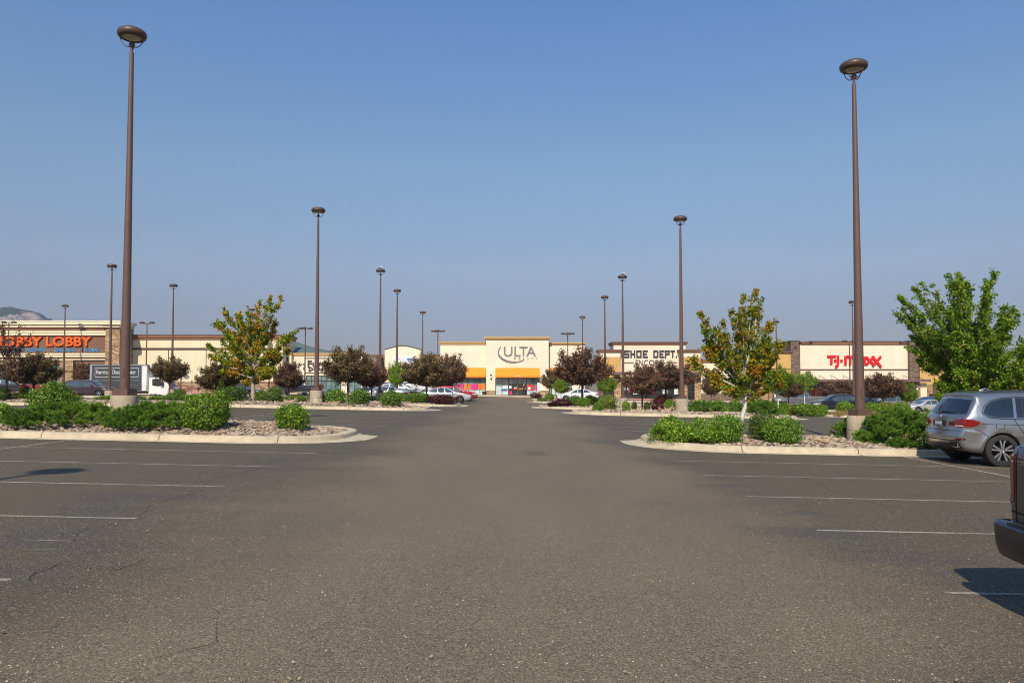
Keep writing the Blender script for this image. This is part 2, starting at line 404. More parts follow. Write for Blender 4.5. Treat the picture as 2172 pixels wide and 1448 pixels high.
M['leaf_j'] = leafmat('juniper_needle', [(0, (.05,.12,.012)), (.45, (.13,.24,.024)), (.8, (.24,.37,.045)), (1, (.40,.45,.08))], 1.2, .2)
M['leaf_p'] = leafmat('purple_leaf', [(0, (.09,.04,.03)), (.5, (.20,.095,.068)), (.85, (.32,.19,.11)), (1, (.26,.26,.1))], None, .3)
M['leaf_pg'] = leafmat('bronze_green_leaf', [(0, (.07,.045,.026)), (.5, (.19,.12,.06)), (1, (.32,.26,.1))], None, .3)
M['leaf_bar'] = leafmat('barberry_leaf', [(0, (.05,.01,.012)), (.5, (.12,.025,.03)), (1, (.2,.06,.05))], None, .3)
M['leaf_or'] = leafmat('turning_maple_leaf', [(0, (.065,.14,.007)), (.3, (.16,.25,.011)), (.44, (.32,.34,.018)), (.57, (.46,.30,.02)), (.74, (.55,.19,.022)), (1, (.46,.11,.02))], 1.6)
M['leaf_gt'] = leafmat('green_tree_leaf', [(0, (.05,.12,.005)), (.5, (.14,.27,.01)), (.85, (.28,.41,.025)), (1, (.48,.38,.1))], None)
M['leaf_yt'] = leafmat('yellow_green_tree_leaf', [(0, (.07,.16,.01)), (.5, (.2,.32,.015)), (.8, (.4,.38,.03)), (1, (.5,.25,.03))], 1.2)

# ---------------------------------------------------------------- ground
def grid_ground():
    xs = sorted(set([-3500,-1500,-600,-250,-150]+list(np.arange(-110, 111, 4.0))+[-15.0,12.0]+[150,250,600,1500,3500]))
    ys = sorted(set([-300,-100,-40,-20]+list(np.arange(-8, 130, 4.0))+[46,50,54,58,62]+[150,200,400,900,2000,3600]))
    V = []; Fc = []
    for y in ys:
        for x in xs: V.append((x, y, zg(x, y)))
    nx = len(xs)
    for j in range(len(ys)-1):
        for i in range(nx-1): a = j*nx+i; Fc.append((a, a+1, a+nx+1, a+nx))
    mb = MB(); mb.add(V, Fc)
    # rough dry land surrounds the lot
    land = plain('dry_land', (.2,.17,.1), .95, var=.25, vs=.01)
    mb.m = [0 if (abs(sum(V[k][0] for k in f)/4) < 112 and -50 < sum(V[k][1] for k in f)/4 < 112) else 1 for f in Fc]
    struct(mb.build('ground', [M['asphalt'], land], smooth=True))
grid_ground()
def gz(x, y):
    # height of the ground mesh: same grid, bilinear (planar enough to use zg)
    return zg(x, y)

lines = MB()
def hline(x0, x1, y, wd=.066):
    xs = np.linspace(x0, x1, max(2, int(abs(x1-x0)/2)+1))
    for a, b in zip(xs[:-1], xs[1:]):
        lines.add([(a,y-wd/2,zg(a,y)+.004),(b,y-wd/2,zg(b,y)+.004),(b,y+wd/2,zg(b,y)+.004),(a,y+wd/2,zg(a,y)+.004)], [(0,1,2,3)])
def vline(x, y0, y1, wd=.085):
    ys = np.linspace(y0, y1, max(2, int(abs(y1-y0)/2)+1))
    for a, b in zip(ys[:-1], ys[1:]):
        lines.add([(x-wd/2,a,zg(x,a)+.007),(x+wd/2,a,zg(x,a)+.007),(x+wd/2,b,zg(x,b)+.007),(x-wd/2,b,zg(x,b)+.007)], [(0,1,2,3)])
for k in range(6): hline(-18, -4.45 if k != 4 else -4.12, 17.3-2.76*k)
hline(-5.0, -4.5, 7.75, .016); hline(-4.75, -4.35, 7.35, .014); hline(-1.2, -.7, 24.5, .05)
for k in range(5): hline(3.68, 16.5, 17.35-2.72*k)
vline(-11.3, 3, 19.6); vline(10.15, 3, 19.6)
for k in range(5): hline(-18.2, -4.6, 28.2+2.74*k, .08); hline(3.8, 16.6, 28.2+2.74*k, .08)
vline(-11.4, 25.8, 41.5); vline(10.2, 25.8, 41.5)
for k in range(3): hline(-18.2, -4.6, 51.2+2.74*k, .09); hline(3.8, 16.6, 51.2+2.74*k, .09)
for k in range(12): hline(-42, -28, 10+2.74*k, .09); hline(27, 40, 10+2.74*k, .09)
struct(lines.build('parking_lines', M['line']))
def crack(pts, wd, seed):
    rnd = random.Random(seed); mb = MB(); P = []
    for a, b in zip(pts[:-1], pts[1:]):
        n = max(2, int(math.dist(a, b)/.12))
        for i in range(n):
            t = i/n; P.append((a[0]+(b[0]-a[0])*t+rnd.gauss(0, .022), a[1]+(b[1]-a[1])*t))
    ws = [wd*rnd.uniform(.1, 1.0) for _ in P]
    for i in range(len(P)-1):
        if rnd.random() < .12: continue
        (x0, y0), (x1, y1) = P[i], P[i+1]
        mb.add([(x0-ws[i]/2,y0,zg(x0,y0)+.005),(x0+ws[i]/2,y0,zg(x0,y0)+.005),(x1+ws[i+1]/2,y1,zg(x1,y1)+.005),(x1-ws[i+1]/2,y1,zg(x1,y1)+.005)], [(0,1,2,3)])
    struct(mb.build('asphalt_crack', M['crack']))
crack([(-4.9,16.5),(-4.75,14.3),(-4.95,12.4),(-4.6,11.2),(-4.75,10.1),(-4.45,9.0),(-4.65,8.2),(-4.4,7.6)], .014, 1)
crack([(-3.35,7.2),(-3.5,6.4)], .012, 2); crack([(-4.0,7.0),(-4.05,6.5),(-3.95,6.1)], .012, 3); crack([(-4.65,7.0),(-4.9,6.4),(-4.75,5.9)], .02, 4)
crack([(-3.4,22.3),(-1.5,21.9),(0,22.2),(1.5,21.8),(3.3,22.1)], .03, 6)
crack([(5.2,17.0),(5.6,14),(5.3,12.2),(5.9,10.1),(5.7,8.6)], .014, 7)
crack([(-2.2,5.6),(-1.9,4.9),(-2.3,4.4)], .01, 8)
crack([(4.6,30),(4.3,36),(4.5,41)], .03, 5)

# litter: dry leaves and pebbles on the asphalt
rnd = random.Random(5); V = []; Fq = []
for i in range(300):
    y = 4.3+34*rnd.random()**1.8; x = rnd.uniform(-.72, .72)*y; s = rnd.uniform(.006, .018)*(1 if rnd.random() < .93 else 2); a = rnd.uniform(0, 6.28)
    z = zg(x, y)+.012; n = len(V)
    for k in range(4): V.append((x+s*math.cos(a+k*1.57)*(1 if k % 2 else .5), y+s*math.sin(a+k*1.57)*(1 if k % 2 else .5), z+rnd.uniform(0, .02)))
    Fq.append((n, n+1, n+2, n+3))
struct(link('leaf_litter', fastmesh('leaf_litter', V, Fq, leafmat('dead_leaf', [(0, (.3,.2,.1)), (.6, (.5,.4,.25)), (1, (.35,.12,.04))]))), 'stuff')

V = []; Fq = []
for i in range(3600):
    y = 4.2+22*rnd.random()**1.7; x = rnd.uniform(-.75, .75)*y; s = rnd.uniform(.003, .009)*(1+.02*y); a = rnd.uniform(0, 6.28); z = zg(x, y); n = len(V)
    V += [(x+s*math.cos(a), y+s*math.sin(a), z+.002), (x+s*math.cos(a+2.1), y+s*math.sin(a+2.1), z+.002), (x+s*math.cos(a+4.2), y+s*math.sin(a+4.2), z+.002), (x, y, z+s*1.1)]
    Fq += [(n, n+1, n+3), (n+1, n+2, n+3), (n+2, n, n+3)]
struct(link('loose_gravel', fastmesh('loose_gravel', V, Fq, M['rock'], 3)), 'stuff')
# ---------------------------------------------------------------- islands
def rrect(cx, cy, a, b, r, n=8):
    pts = []
    for k, (sx, sy) in enumerate(((1,-1),(1,1),(-1,1),(-1,-1))):
        for i in range(n+1):
            t = math.pi/2*(k-1)+math.pi/2*i/n
            pts.append((cx+sx*(a-r)+r*math.cos(t), cy+sy*(b-r)+r*math.sin(t), math.cos(t), math.sin(t)))
    out = []
    for i in range(len(pts)):
        p, q = pts[i], pts[(i+1) % len(pts)]; out.append(p); d = math.hypot(q[0]-p[0], q[1]-p[1])
        if d > 1.2:
            m = int(d/1.0)
            for j in range(1, m): t = j/m; out.append((p[0]+(q[0]-p[0])*t, p[1]+(q[1]-p[1])*t, p[2], p[3]))
    return out
ISL = []
def island(x0, x1, y0, y1, mound=.1, tipL=0, tipR=0, stones=600, seed=0, rs=.06, bedm='bed', hgt=.17):
    cx, cy, a, b = (x0+x1)/2, (y0+y1)/2, (x1-x0)/2, (y1-y0)/2
    r = min(b*.9, 2.2)
    ol = rrect(cx, cy, a, b, r)
    prof = [(-.36,.006),(-.02,.022),(.0,.03),(.03,hgt-.035),(.075,hgt-.008),(.13,hgt),(.27,hgt-.004),(.29,.05)]
    V = []; n = len(ol)
    for d, h in prof:
        for (x, y, nx, ny) in ol:
            dd = -d
            if d < -.1:
                dd *= .75+1.1*(tipR*max(0, nx)**3+tipL*max(0, -nx)**3)*(1 if ny < .1 else max(0, 1-ny*1.5))
                if ny > .15: dd *= .3
            elif d < .02 and (tipL or tipR): pass
            xx, yy = x+nx*dd, y+ny*dd
            V.append((xx, yy, zg(xx, yy)+h))
    Fc = [(i*n+k, i*n+(k+1) % n, (i+1)*n+(k+1) % n, (i+1)*n+k) for i in range(len(prof)-1) for k in range(n)]
    mb = MB(); mb.add(V, Fc); struct(mb.build('kerb', M['kerb'], smooth=True))
    # bed: rings towards the middle line
    V = []; Fc = []
    rings = [0, .15, .35, .6, .85, 1]
    def bz(x, y, t): return zg(x, y)+.12+mound*sm(t*1.3)
    for t in rings:
        for (x, y, nx, ny) in ol:
            ax, ay = x-nx*.26, y-ny*.26
            sx = min(max(ax, x0+b), x1-b) if a > b else cx; sy = cy
            xx, yy = ax+(sx-ax)*t, ay+(sy-ay)*t
            V.append((xx, yy, bz(xx, yy, t)))
    Fc = [(i*n+k, i*n+(k+1) % n, (i+1)*n+(k+1) % n, (i+1)*n+k) for i in range(len(rings)-1) for k in range(n)]
    mb = MB(); mb.add(V, Fc); struct(mb.build('planting_bed', M[bedm], smooth=True))
    def hz(x, y):
        t = max(0, min(1, 1-abs(y-cy)/(b-.26)))
        if a > b:
            ex = max(0, x-(x1-b), (x0+b)-x); t = max(0, 1-math.hypot(ex, y-cy)/(b-.26))
        return bz(x, y, t)
    ISL.append((x0, x1, y0, y1, hz))
    if stones:
        rg = np.random.default_rng(seed)
        t = (1+5**.5)/2
        ico = np.array([(-1,t,0),(1,t,0),(-1,-t,0),(1,-t,0),(0,-1,t),(0,1,t),(0,-1,-t),(0,1,-t),(t,0,-1),(t,0,1),(-t,0,-1),(-t,0,1)])/1.9
        tri = np.array([(0,11,5),(0,5,1),(0,1,7),(0,7,10),(0,10,11),(1,5,9),(5,11,4),(11,10,2),(10,7,6),(7,1,8),(3,9,4),(3,4,2),(3,2,6),(3,6,8),(3,8,9),(4,9,5),(2,4,11),(6,2,10),(8,6,7),(9,8,1)])
        Vs = []; Fs = []; cnt = 0; c = 0
        while cnt < stones and c < stones*6:
            c += 1
            x = rg.uniform(x0+.3, x1-.3); y = rg.uniform(y0+.3, y1-.3)
            ex = max(0, x-(x1-b), (x0+b)-x)
            if math.hypot(ex, y-cy) > b-.34: continue
            s = rs*rg.uniform(.5, 1.5); S = np.array([s*rg.uniform(.8,1.5), s*rg.uniform(.7,1.2), s*rg.uniform(.4,.8)])
            an = rg.uniform(0, 6.28); P = ico*(1+rg.normal(0, .12, (12,1)))*S
            ca, sa = math.cos(an), math.sin(an); P = np.stack([P[:,0]*ca-P[:,1]*sa, P[:,0]*sa+P[:,1]*ca, P[:,2]+rg.normal(0,.2)*P[:,0]], 1)
            Vs.append(P+np.array([x, y, hz(x, y)+s*.3])); Fs.append(tri+12*cnt); cnt += 1
        struct(link('river_rocks', fastmesh('river_rocks', np.concatenate(Vs), np.concatenate(Fs), M['rock'], 3)), 'stuff')
island(-19.5, -4.72, 19.7, 25.2, .21, tipR=1, stones=9000, seed=1, rs=.05)
island(3.95, 26, 19.9, 25.4, .06, tipL=1, stones=9000, seed=2, rs=.05)
island(-31, -4.9, 42.6, 47.6, .12, tipR=1, stones=3500, seed=3, rs=.07)
island(3.6, 16.6, 42.2, 47.8, .08, tipL=1, tipR=1, stones=3000, seed=4, rs=.07)
island(-18, -4.3, 58.5, 66.5, .1, tipR=1, stones=1500, seed=5, rs=.08)
island(2.3, 17.5, 59, 66.5, .1, tipL=1, stones=1500, seed=6, rs=.08)
island(-18, -4.6, 77, 81, .05, tipR=1, stones=0)
island(2.2, 17, 77, 82, .05, tipL=1, stones=0)
island(-18, -4.6, 89, 92, .05, tipR=1, stones=0); island(2.4, 17, 89, 92, .05, tipL=1, stones=0)
island(21.5, 62, 50.5, 54.5, .05, tipL=1, stones=0, bedm='bed')
island(-43, -27, 57, 61, .05, tipR=1, stones=0)
island(-60, -27, 72.5, 76, .05, tipR=1, stones=0)
island(-62, -27, 88.5, 91.5, .05, tipR=1, stones=0)
island(20, 60, 74, 77, .05, tipL=1, stones=0)
def fz(x, y):
    for (x0, x1, y0, y1, hz) in ISL:
        if x0 < x < x1 and y0 < y < y1: return hz(x, y)
    return zg(x, y)

# pavement in front of the shops
pv = MB(); kb = MB()
xs = np.arange(-76, 78, 3.0)
for a, b in zip(xs[:-1], xs[1:]):
    y0, y1 = 98.5 if a < -30 else 103.2, 111
    for (A, B_, mbx) in ((y0, y0+.3, kb), (y0+.3, y1, pv)):
        vs = [(a,A,zg(a,A)),(b,A,zg(b,A)),(b,B_,zg(b,B_)),(a,B_,zg(a,B_))]
        mbx.add([(x,y,z-.1) for x,y,z in vs]+[(x,y,z+.15) for x,y,z in vs], [(4,5,6,7),(0,1,5,4),(1,2,6,5),(3,0,4,7)])
struct(pv.build('pavement', M['pave'])); struct(kb.build('pavement_kerb', M['kerb']))
rp = MB()
for a, b, y in ((-47,-38,97.9),(14,24,102.6)):
    rp.add([(a,y,zg(a,y)+.01),(b,y,zg(b,y)+.01),(b,y+.62,zg(b,y)+.17),(a,y+.62,zg(a,y)+.17)], [(0,1,2,3)])
struct(rp.build('red_ramp_paving', M['redpave']))
# ---------------------------------------------------------------- buildings
def text_mesh(s, px0, px1, pyt, pyb, Y, dep=.12, fat=0.0, space=1.0):
    cu = bpy.data.curves.new('t', 'FONT'); cu.body = s; cu.extrude = .05; cu.offset = fat; cu.resolution_u = 3; cu.space_character = space
    o = bpy.data.objects.new('t', cu); C.objects.link(o)
    dg = bpy.context.evaluated_depsgraph_get(); me = bpy.data.meshes.new_from_object(o.evaluated_get(dg))
    bpy.data.objects.remove(o); bpy.data.curves.remove(cu)
    v = np.zeros(len(me.vertices)*3, dtype=np.float32); me.vertices.foreach_get('co', v); v = v.reshape(-1, 3)
    lo, hi = v.min(0), v.max(0)
    xa, z1 = XZ(px0, pyt, Y); xb, z0 = XZ(px1, pyb, Y)
    out = np.zeros_like(v)
    out[:,0] = xa+(v[:,0]-lo[0])/(hi[0]-lo[0])*(xb-xa)
    out[:,2] = z0+(v[:,1]-lo[1])/(hi[1]-lo[1])*(z1-z0)
    out[:,1] = Y-.02-dep*(v[:,2]-lo[2])/(hi[2]-lo[2])
    me.vertices.foreach_set('co', out.ravel()); me.update(); return me
def split_letters(me, name, parent, gap):
    """one object for each letter (gap 0) or for each word"""
    bm = bmesh.new(); bm.from_mesh(me); bm.verts.ensure_lookup_table(); seen = set(); comps = []
    for v in bm.verts:
        if v.index in seen: continue
        st = [v]; seen.add(v.index); c = []
        while st:
            q = st.pop(); c.append(q.index)
            for e in q.link_edges:
                o = e.other_vert(q)
                if o.index not in seen: seen.add(o.index); st.append(o)
        xs = [bm.verts[i].co.x for i in c]; comps.append([min(xs), max(xs), set(c)])
    comps.sort(key=lambda c: c[0]); grp = []
    for c in comps:
        if grp and c[0] < grp[-1][1]+gap-.002: grp[-1][1] = max(grp[-1][1], c[1]); grp[-1][2] |= c[2]
        else: grp.append(c)
    bm.free(); out = None
    for a, b, ids in grp:
        idx = {i: k for k, i in enumerate(sorted(ids))}
        m2 = bpy.data.meshes.new('letter'); m2.from_pydata([me.vertices[i].co[:] for i in sorted(ids)], [], [[idx[v] for v in p.vertices] for p in me.polygons if p.vertices[0] in idx])
        m2.materials.append(me.materials[0]); out = link('letter' if gap == 0 else 'sign_word', m2, parent)
    return out
class Bld:
    def __init__(s, name, label, px, Y, cat='shop building'):
        s.ox = X_(px, Y); s.oy = Y; s.oz = zg(s.ox, Y)
        s.root = thing(name, label, cat, (s.ox, Y, s.oz)); s.Y = Y
    def sub(s, name, mb, mat, parent=None, smooth=False):
        off = (s.ox, s.oy, s.oz)
        mb.v = [(x-off[0], y-off[1], z-off[2]) for x, y, z in mb.v]
        return mb.build(name, mat, parent or s.root, smooth)
    def px(s, mb, x0, x1, yt, yb, Y, dep, mi=0):
        xa, z1 = XZ(x0, yt, Y); xb, z0 = XZ(x1, yb, Y); return mb.box(xa, xb, Y, Y+dep, z0, z1, mi)
    def P(s, name, x0, x1, yt, yb, Y, dep, mat, parent=None):
        return s.sub(name, s.px(MB(), x0, x1, yt, yb, Y, dep), mat, parent)
    def cornice(s, name, x0, x1, yt, yb, Y, dep, mat, cap=None, over=.25):
        mb = MB(); xa, z1 = XZ(x0, yt, Y); xb, z0 = XZ(x1, yb, Y); h = z1-z0
        mb.box(xa-over*.5, xb+over*.5, Y-over*.5, Y+dep+.1, z0, z0+h*.55); mb.box(xa-over, xb+over, Y-over, Y+dep+.12, z0+h*.55, z1)
        if cap: mb.box(xa-over-.05, xb+over+.05, Y-over-.05, Y+dep+.17, z1, z1+.14, 1)
        return s.sub(name, mb, [mat, cap] if cap else mat)
    def text(s, t, x0, x1, yt, yb, Y, mat, fat=0, dep=.14, name='sign_lettering', space=1.0, parent=None):
        me = text_mesh(t, x0, x1, yt, yb, Y, dep, fat, space); me.name = name
        me.transform(Matrix.Translation((-s.ox, -s.oy, -s.oz))); me.materials.clear(); me.materials.append(mat)
        if len(t) > 1: return split_letters(me, name, parent or s.root, .3 if (x1-x0)/len(t) < 8 and len(t) > 8 else 0)
        return link('letter', me, parent or s.root)
    def window(s, x0, x1, yt, yb, Y, nx=3, rows=(.25,), mat=None, film=None, fw=.06):
        """storefront glazing: panes set in a projecting frame"""
        mat = mat or M['glass']; xa, z1 = XZ(x0, yt, Y); xb, z0 = XZ(x1, yb, Y)
        g = MB(); g.box(xa+.02, xb-.02, Y-.03, Y+.04, z0+.02, z1-.02)
        if film: g.box(xa+.05, xb-.05, Y-.036, Y-.03, z0+.15, z0+(z1-z0)*film, 1)
        wo = s.sub('window', g, [mat, M['film']])
        f = MB()
        for i in range(nx+1):
            x = xa+(xb-xa)*i/nx; f.box(x-fw/2, x+fw/2, Y-.1, Y-.037, z0, z1)
        for r in (0,)+tuple(rows)+(1,):
            z = z1-(z1-z0)*r; z = min(max(z, z0+fw/2), z1-fw/2); f.box(xa-fw/2, xb+fw/2, Y-.103, Y-.04, z-fw/2, z+fw/2)
        s.sub('window_frame', f, M['frame'], wo); return wo
    def lampw(s, x, yt, yb, Y):
        xa, z1 = XZ(x, yt, Y); _, z0 = XZ(x, yb, Y); mb = MB()
        mb.box(xa-.1, xa+.1, Y-.12, Y-.01, z0, z1); mb.lathe([(0, z1), (.16, z1-.05), (.16, z1-.15), (.1, z1-.2)], 10, (xa, Y-.25, 0))
        mb.lathe([(.1, z1-.2), (.13, z1-.45), (.05, z1-.6), (0, z1-.62)], 10, (xa, Y-.25, 0), mi=1)
        s.sub('wall_lamp', mb, [M['frame'], M['wp']])

def cream_wall(B, x0, x1, yt, yb, Y, dep, mat, name='wall'): return B.P(name, x0, x1, yt, yb, Y, dep, mat)

# 1 large brown store with orange letters
Y = 98.0
B = Bld('brown_store', 'brown and cream store front with big orange letters and stone corner tower', 130, Y)
B.P('wall', -160, 226, 694, 850, Y, 3.2, M['brown'])
B.cornice('cornice', -160, 250, 683, 694, Y, 3.2, M['creamtrim'], M['creamtrim'], .45)
B.cornice('cornice', -160, 224, 702, 711, Y-.12, .1, M['creamtrim'], None, .2)
B.cornice('cornice', -160, 224, 749, 757, Y-.12, .1, M['creamtrim'], None, .2)
B.cornice('cornice', -160, 224, 761, 763.5, Y-.12, .1, M['creamtrim'], None, .1)
B.P('corner_tower', 224, 251, 694, 850, Y-.5, 3.6, M['stone'])
B.cornice('tower_cornice', 224, 251, 683.5, 694, Y-.5, 3.5, M['creamtrim'], M['creamtrim'], .55)
B.P('stone_pier', 128, 153, 763.6, 850, Y-.45, .45, M['stone']); B.P('stone_pier', 29, 56, 763.6, 850, Y-.45, .45, M['stone'])
B.P('pier_band', 127.5, 153.5, 785.5, 788, Y-.5, .05, M['brown']); 
B.window(153.5, 192, 773, 826, Y-.05, 4, (.3,), M['dglass']); B.window(192.5, 223.5, 773, 826, Y-.05, 3, (.3,), M['dglass'])
B.window(100, 127.5, 773, 826, Y-.05, 3, (.3,)); B.window(57, 99, 773, 826, Y-.05, 4, (.3,), M['dglass'])
B.window(-14, 28, 773, 826, Y-.05, 4, (.3,), M['dglass'])
B.text('HOBBY LOBBY', -12, 195, 714, 734, Y, M['orangeletter'], .02, .22)
for wd_, a_, b_ in (('CRAFTS',-24,7),('HOME',26,51.5),('ACCENTS',57,97),('SEASONAL',116.5,161),('FLORAL',180,212)): B.text(wd_, a_, b_, 738.8, 745.6, Y, M['blueletter'], .012, .07, space=1.12)
for a_ in (16.5, 107, 170.5): B.text('•', a_-1.2, a_+1.2, 741, 743.6, Y, M['blueletter'], 0, .07)
# 2 long cream wall
Y2 = 101.0
B = Bld('long_cream_building', 'long windowless cream building with copper cornice and rough stone base', 440, Y2)
B.P('wall', 250, 598, 719, 850, Y2, 6, M['cream'])
B.cornice('cornice', 250, 598, 712, 719.5, Y2, 6, M['copper'], M['capflash'], .3)
B.P('wall_band', 250, 598, 737.5, 741.5, Y2-.08, .08, M['darktrim'])
B.P('stone_base', 250, 598, 809, 850, Y2-.14, .14, M['stone2'])
for q in (357, 437, 519):
    B.P('wall_joint', q-.25, q+.25, 741.6, 808.9, Y2-.012, .012, M['darktrim'])
# 3 furniture store
Y3 = 103.5
B = Bld('furniture_store', 'cream furniture store with green hipped roof and dark serif sign', 690, Y3)
B.P('wall', 598, 617, 748, 850, Y3-.6, 20, M['cream']); B.P('wall', 617, 768, 753, 850, Y3, 20, M['cream2'])
B.cornice('cornice', 598, 616, 748, 752, Y3-.6, 19, M['goldtrim'], None, .2); B.cornice('cornice', 617.5, 768, 748.5, 754, Y3, 19, M['goldtrim'], None, .2)
mb = MB(); xa, z0 = XZ(598, 748, Y3+2); xb, _ = XZ(706, 748, Y3+2); xc, z1 = XZ(617, 725, Y3+9)
y1 = Y3+17
mb.add([(xa,Y3+1.5,z0),(xb,Y3+1.5,z0-.05),(xb,y1,z0),(xa-6,y1,z0),(xa,Y3+9,z1),(xc,Y3+9,z1)], [(0,1,5,4),(1,2,5),(2,3,4,5),(3,0,4)])
B.sub('roof', mb, M['greenroof'])
B.P('vent', 603.5, 611, 757, 766.5, Y3-.68, .08, M['darktrim'])
B.P('sign_rule', 647, 742, 758.6, 759.8, Y3-.08, .08, M['darkletter']); B.P('sign_rule', 647, 742, 790, 791.2, Y3-.08, .08, M['darkletter'])
B.text('Furniture', 653, 737, 764, 777.5, Y3, M['darkletter'], .01); B.text('Design Center', 655, 737, 778.5, 787, Y3, M['darkletter'], .006)
# serifs of the first letters
for (x0, x1, y) in ((652, 657.5, 776.9), (652, 656, 764), (654, 659, 786.3)): B.P('sign_serif', x0, x1, y, y+.9, Y3-.13, .1, M['darkletter'])
B.window(616.5, 640.5, 796, 826, Y3, 3, (.3,)); B.window(650, 723, 796, 834, Y3, 7, (.3,), M['glass'], .0 or None); B.window(741, 764, 800, 834, Y3, 2, (.3,))
B.lampw(645, 771, 783, Y3); B.lampw(645, 796, 806, Y3)
# 4 stone building behind
Y4 = 119.0
B = Bld('stone_walled_building', 'low stone walled building recessed between the pale stores', 850, Y4)
B.P('wall', 760, 940, 753, 856, Y4, 8, M['stone2']); B.P('parapet_cap', 759, 941, 752, 753.4, Y4-.1, 8.2, M['capflash']); B.P('wall_band', 760, 940, 760.5, 762, Y4-.06, .06, M['darktrim'])
B.window(778, 812, 806, 838, Y4, 4, (.3,))
# 5 arched store
Y5 = 114.0
B = Bld('arched_store', 'pale store front with an arched parapet and small white sign', 853, Y5)
pts = []
for i in range(17):
    t = i/16; px = 816+76*t; py = 741-7.6*math.sin(math.pi*t)**1.2; pts.append(XZ(px, py, Y5))
a = XZ(892, 856, Y5); b = XZ(816, 856, Y5)
mb = MB(); mb.prism_y(pts[::-1]+[b, a], Y5, Y5+1.9); B.sub('wall', mb, M['cream2'])
mb = MB()
for p, q in zip(pts[:-1], pts[1:]): mb.prism_y([(p[0],p[1]+.1),(p[0],p[1]-.02),(q[0],q[1]-.02),(q[0],q[1]+.1)], Y5-.08, Y5+2)
B.sub('parapet_cap', mb, M['capflash'])
s = B.P('sign_panel', 832, 880, 756, 770, Y5-.1, .1, M['wp'])
for a_, b_, c_, d_ in ((843,844.5,760,762),(846,847.2,759.5,761.5),(863,877,760,762.6),(865,876,764,765.5),(852,853,760,761.5)): B.P('sign_mark', a_, b_, c_, d_, Y5-.14, .035, M['bluep'])
B.window(838, 876, 806, 838, Y5, 4, (.3,), M['glass']); B.P('canopy', 822, 886, 785, 789, Y5-1.5, 1.5, M['canopy'])
# 6 beauty store
Y6 = 109.0
B = Bld('beauty_store', 'pale cream store front with orange awnings and grey curved lettering', 1088, Y6)
B.P('wall', 934, 1031, 729.5, 852, Y6, 22, M['cream2']); B.P('wall', 1166, 1240, 730, 852, Y6, 22, M['cream2'])
B.P('centre_wall', 1031, 1164, 719.5, 852, Y6-.9, 23, M['cream2'])
B.cornice('cornice', 934, 1030, 725, 730, Y6, 22, M['goldtrim'], None, .25); B.cornice('cornice', 1166.5, 1240, 726, 731, Y6, 22, M['goldtrim'], None, .25)
B.cornice('cornice', 1031.5, 1163.5, 714.5, 720, Y6-.9, 23, M['goldtrim'], None, .3)
def awning(x0, x1, yt, yb, Y):
    mb = MB(); xa, z1 = XZ(x0, yt, Y); xb, z0 = XZ(x1, yb, Y); o = .9
    mb.add([(xa,Y,z1),(xb,Y,z1),(xb+.02,Y-o,z0+.22),(xa-.02,Y-o,z0+.22),(xa-.02,Y-o,z0),(xb+.02,Y-o,z0),(xa,Y,z0),(xb,Y,z0)],
           [(0,3,2,1),(3,4,5,2),(0,6,4,3),(1,2,5,7),(6,7,5,4),(0,1,7,6)])
    B.sub('awning', mb, M['orange'])
awning(957, 1030, 779.5, 799.5, Y6-.01); awning(1051, 1144, 780, 800, Y6-.91); awning(1167, 1212, 779.5, 799.5, Y6-.01)
B.P('awning_lettering', 1092, 1104, 797.2, 798.2, Y6-1.86, .02, M['wp'])
w1 = B.window(957, 1030, 802, 839, Y6, 6, (.36,), M['glass'], .36); B.window(1051, 1078.5, 802, 839, Y6-.9, 2, (.3,), M['glass'], .55)
B.window(1117, 1144, 802, 839, Y6-.9, 2, (.3,), M['glass'], .3); B.window(1167, 1212, 802, 839, Y6, 4, (.36,), M['glass'], .5)
B.window(1079, 1116.6, 802, 814, Y6-.9, 4, (), M['glass'])
dr = B.P('door', 1079, 1097.5, 814.3, 840, Y6-.96, .06, M['dglass']); d2 = B.P('door', 1098, 1116.5, 814.3, 840, Y6-.96, .06, M['dglass'])
for d, x0 in ((dr, 1079), (d2, 1098)):
    mb = MB()
    for q in (x0, x0+8.7, x0+17.4): B.px(mb, q, q+1.1, 814.3, 840, Y6-1.03, .06)
    B.px(mb, x0, x0+18.4, 814.3, 815.4, Y6-1.035, .06); B.px(mb, x0, x0+18.4, 838.6, 840, Y6-1.035, .06); B.px(mb, x0, x0+18.4, 826, 826.8, Y6-1.035, .06)
    B.sub('door_frame', mb, M['frame'], d)
for (x0, x1, yt, yb, m, yy) in ((969,974,813.5,826,'pink',0),(975.5,982,814,825,'pink',0),(984,991,814,826,'orp',0),(992.5,998,814.5,826,'orp',0),(999.5,1004,814,826,'pink',0),(1005,1013,814,826,'pink',0),(1014.5,1019,814,826,'orp',0),(1019.5,1028,813.5,825.5,'orp',0),
    (1066,1077,818,824,'wp',.9),(1063,1076,826,828,'bluep',.9),(1119,1130.5,815,827.5,'redp',.9),(1136,1143,817,829,'pink',.9),(1090,1096,821,823,'wp',1.0),(1100,1107,823.5,826,'orp',1.0),(1088,1096,823.5,826,'redp',1.0),(1080,1085,818,824,'wp',1.0),(1081,1086,829,836,'pink',1.0)):
    B.P('poster', x0, x1, yt, yb, Y6-yy-.135, .02, M[m])
mb = MB(); cxp, czp = XZ(1122.5, 823.5, Y6-1.06); mb.lathe([(0,-.01),(.22,-.01),(.22,.0),(0,.0)], 16, (cxp, Y6-1.05, czp), 'y'); B.sub('poster_disc', mb, M['wp'])
for x in (1041.5, 1154): B.lampw(x, 794, 804, Y6-.9)
for x0, x1, yy in ((1031,1050,.95),(1145,1164,.95)): B.P('stone_base', x0, x1, 828, 852, Y6-yy-.08, .12, M['stone'])
B.P('stone_base', 934, 956, 828, 852, Y6-.14, .14, M['stone'])
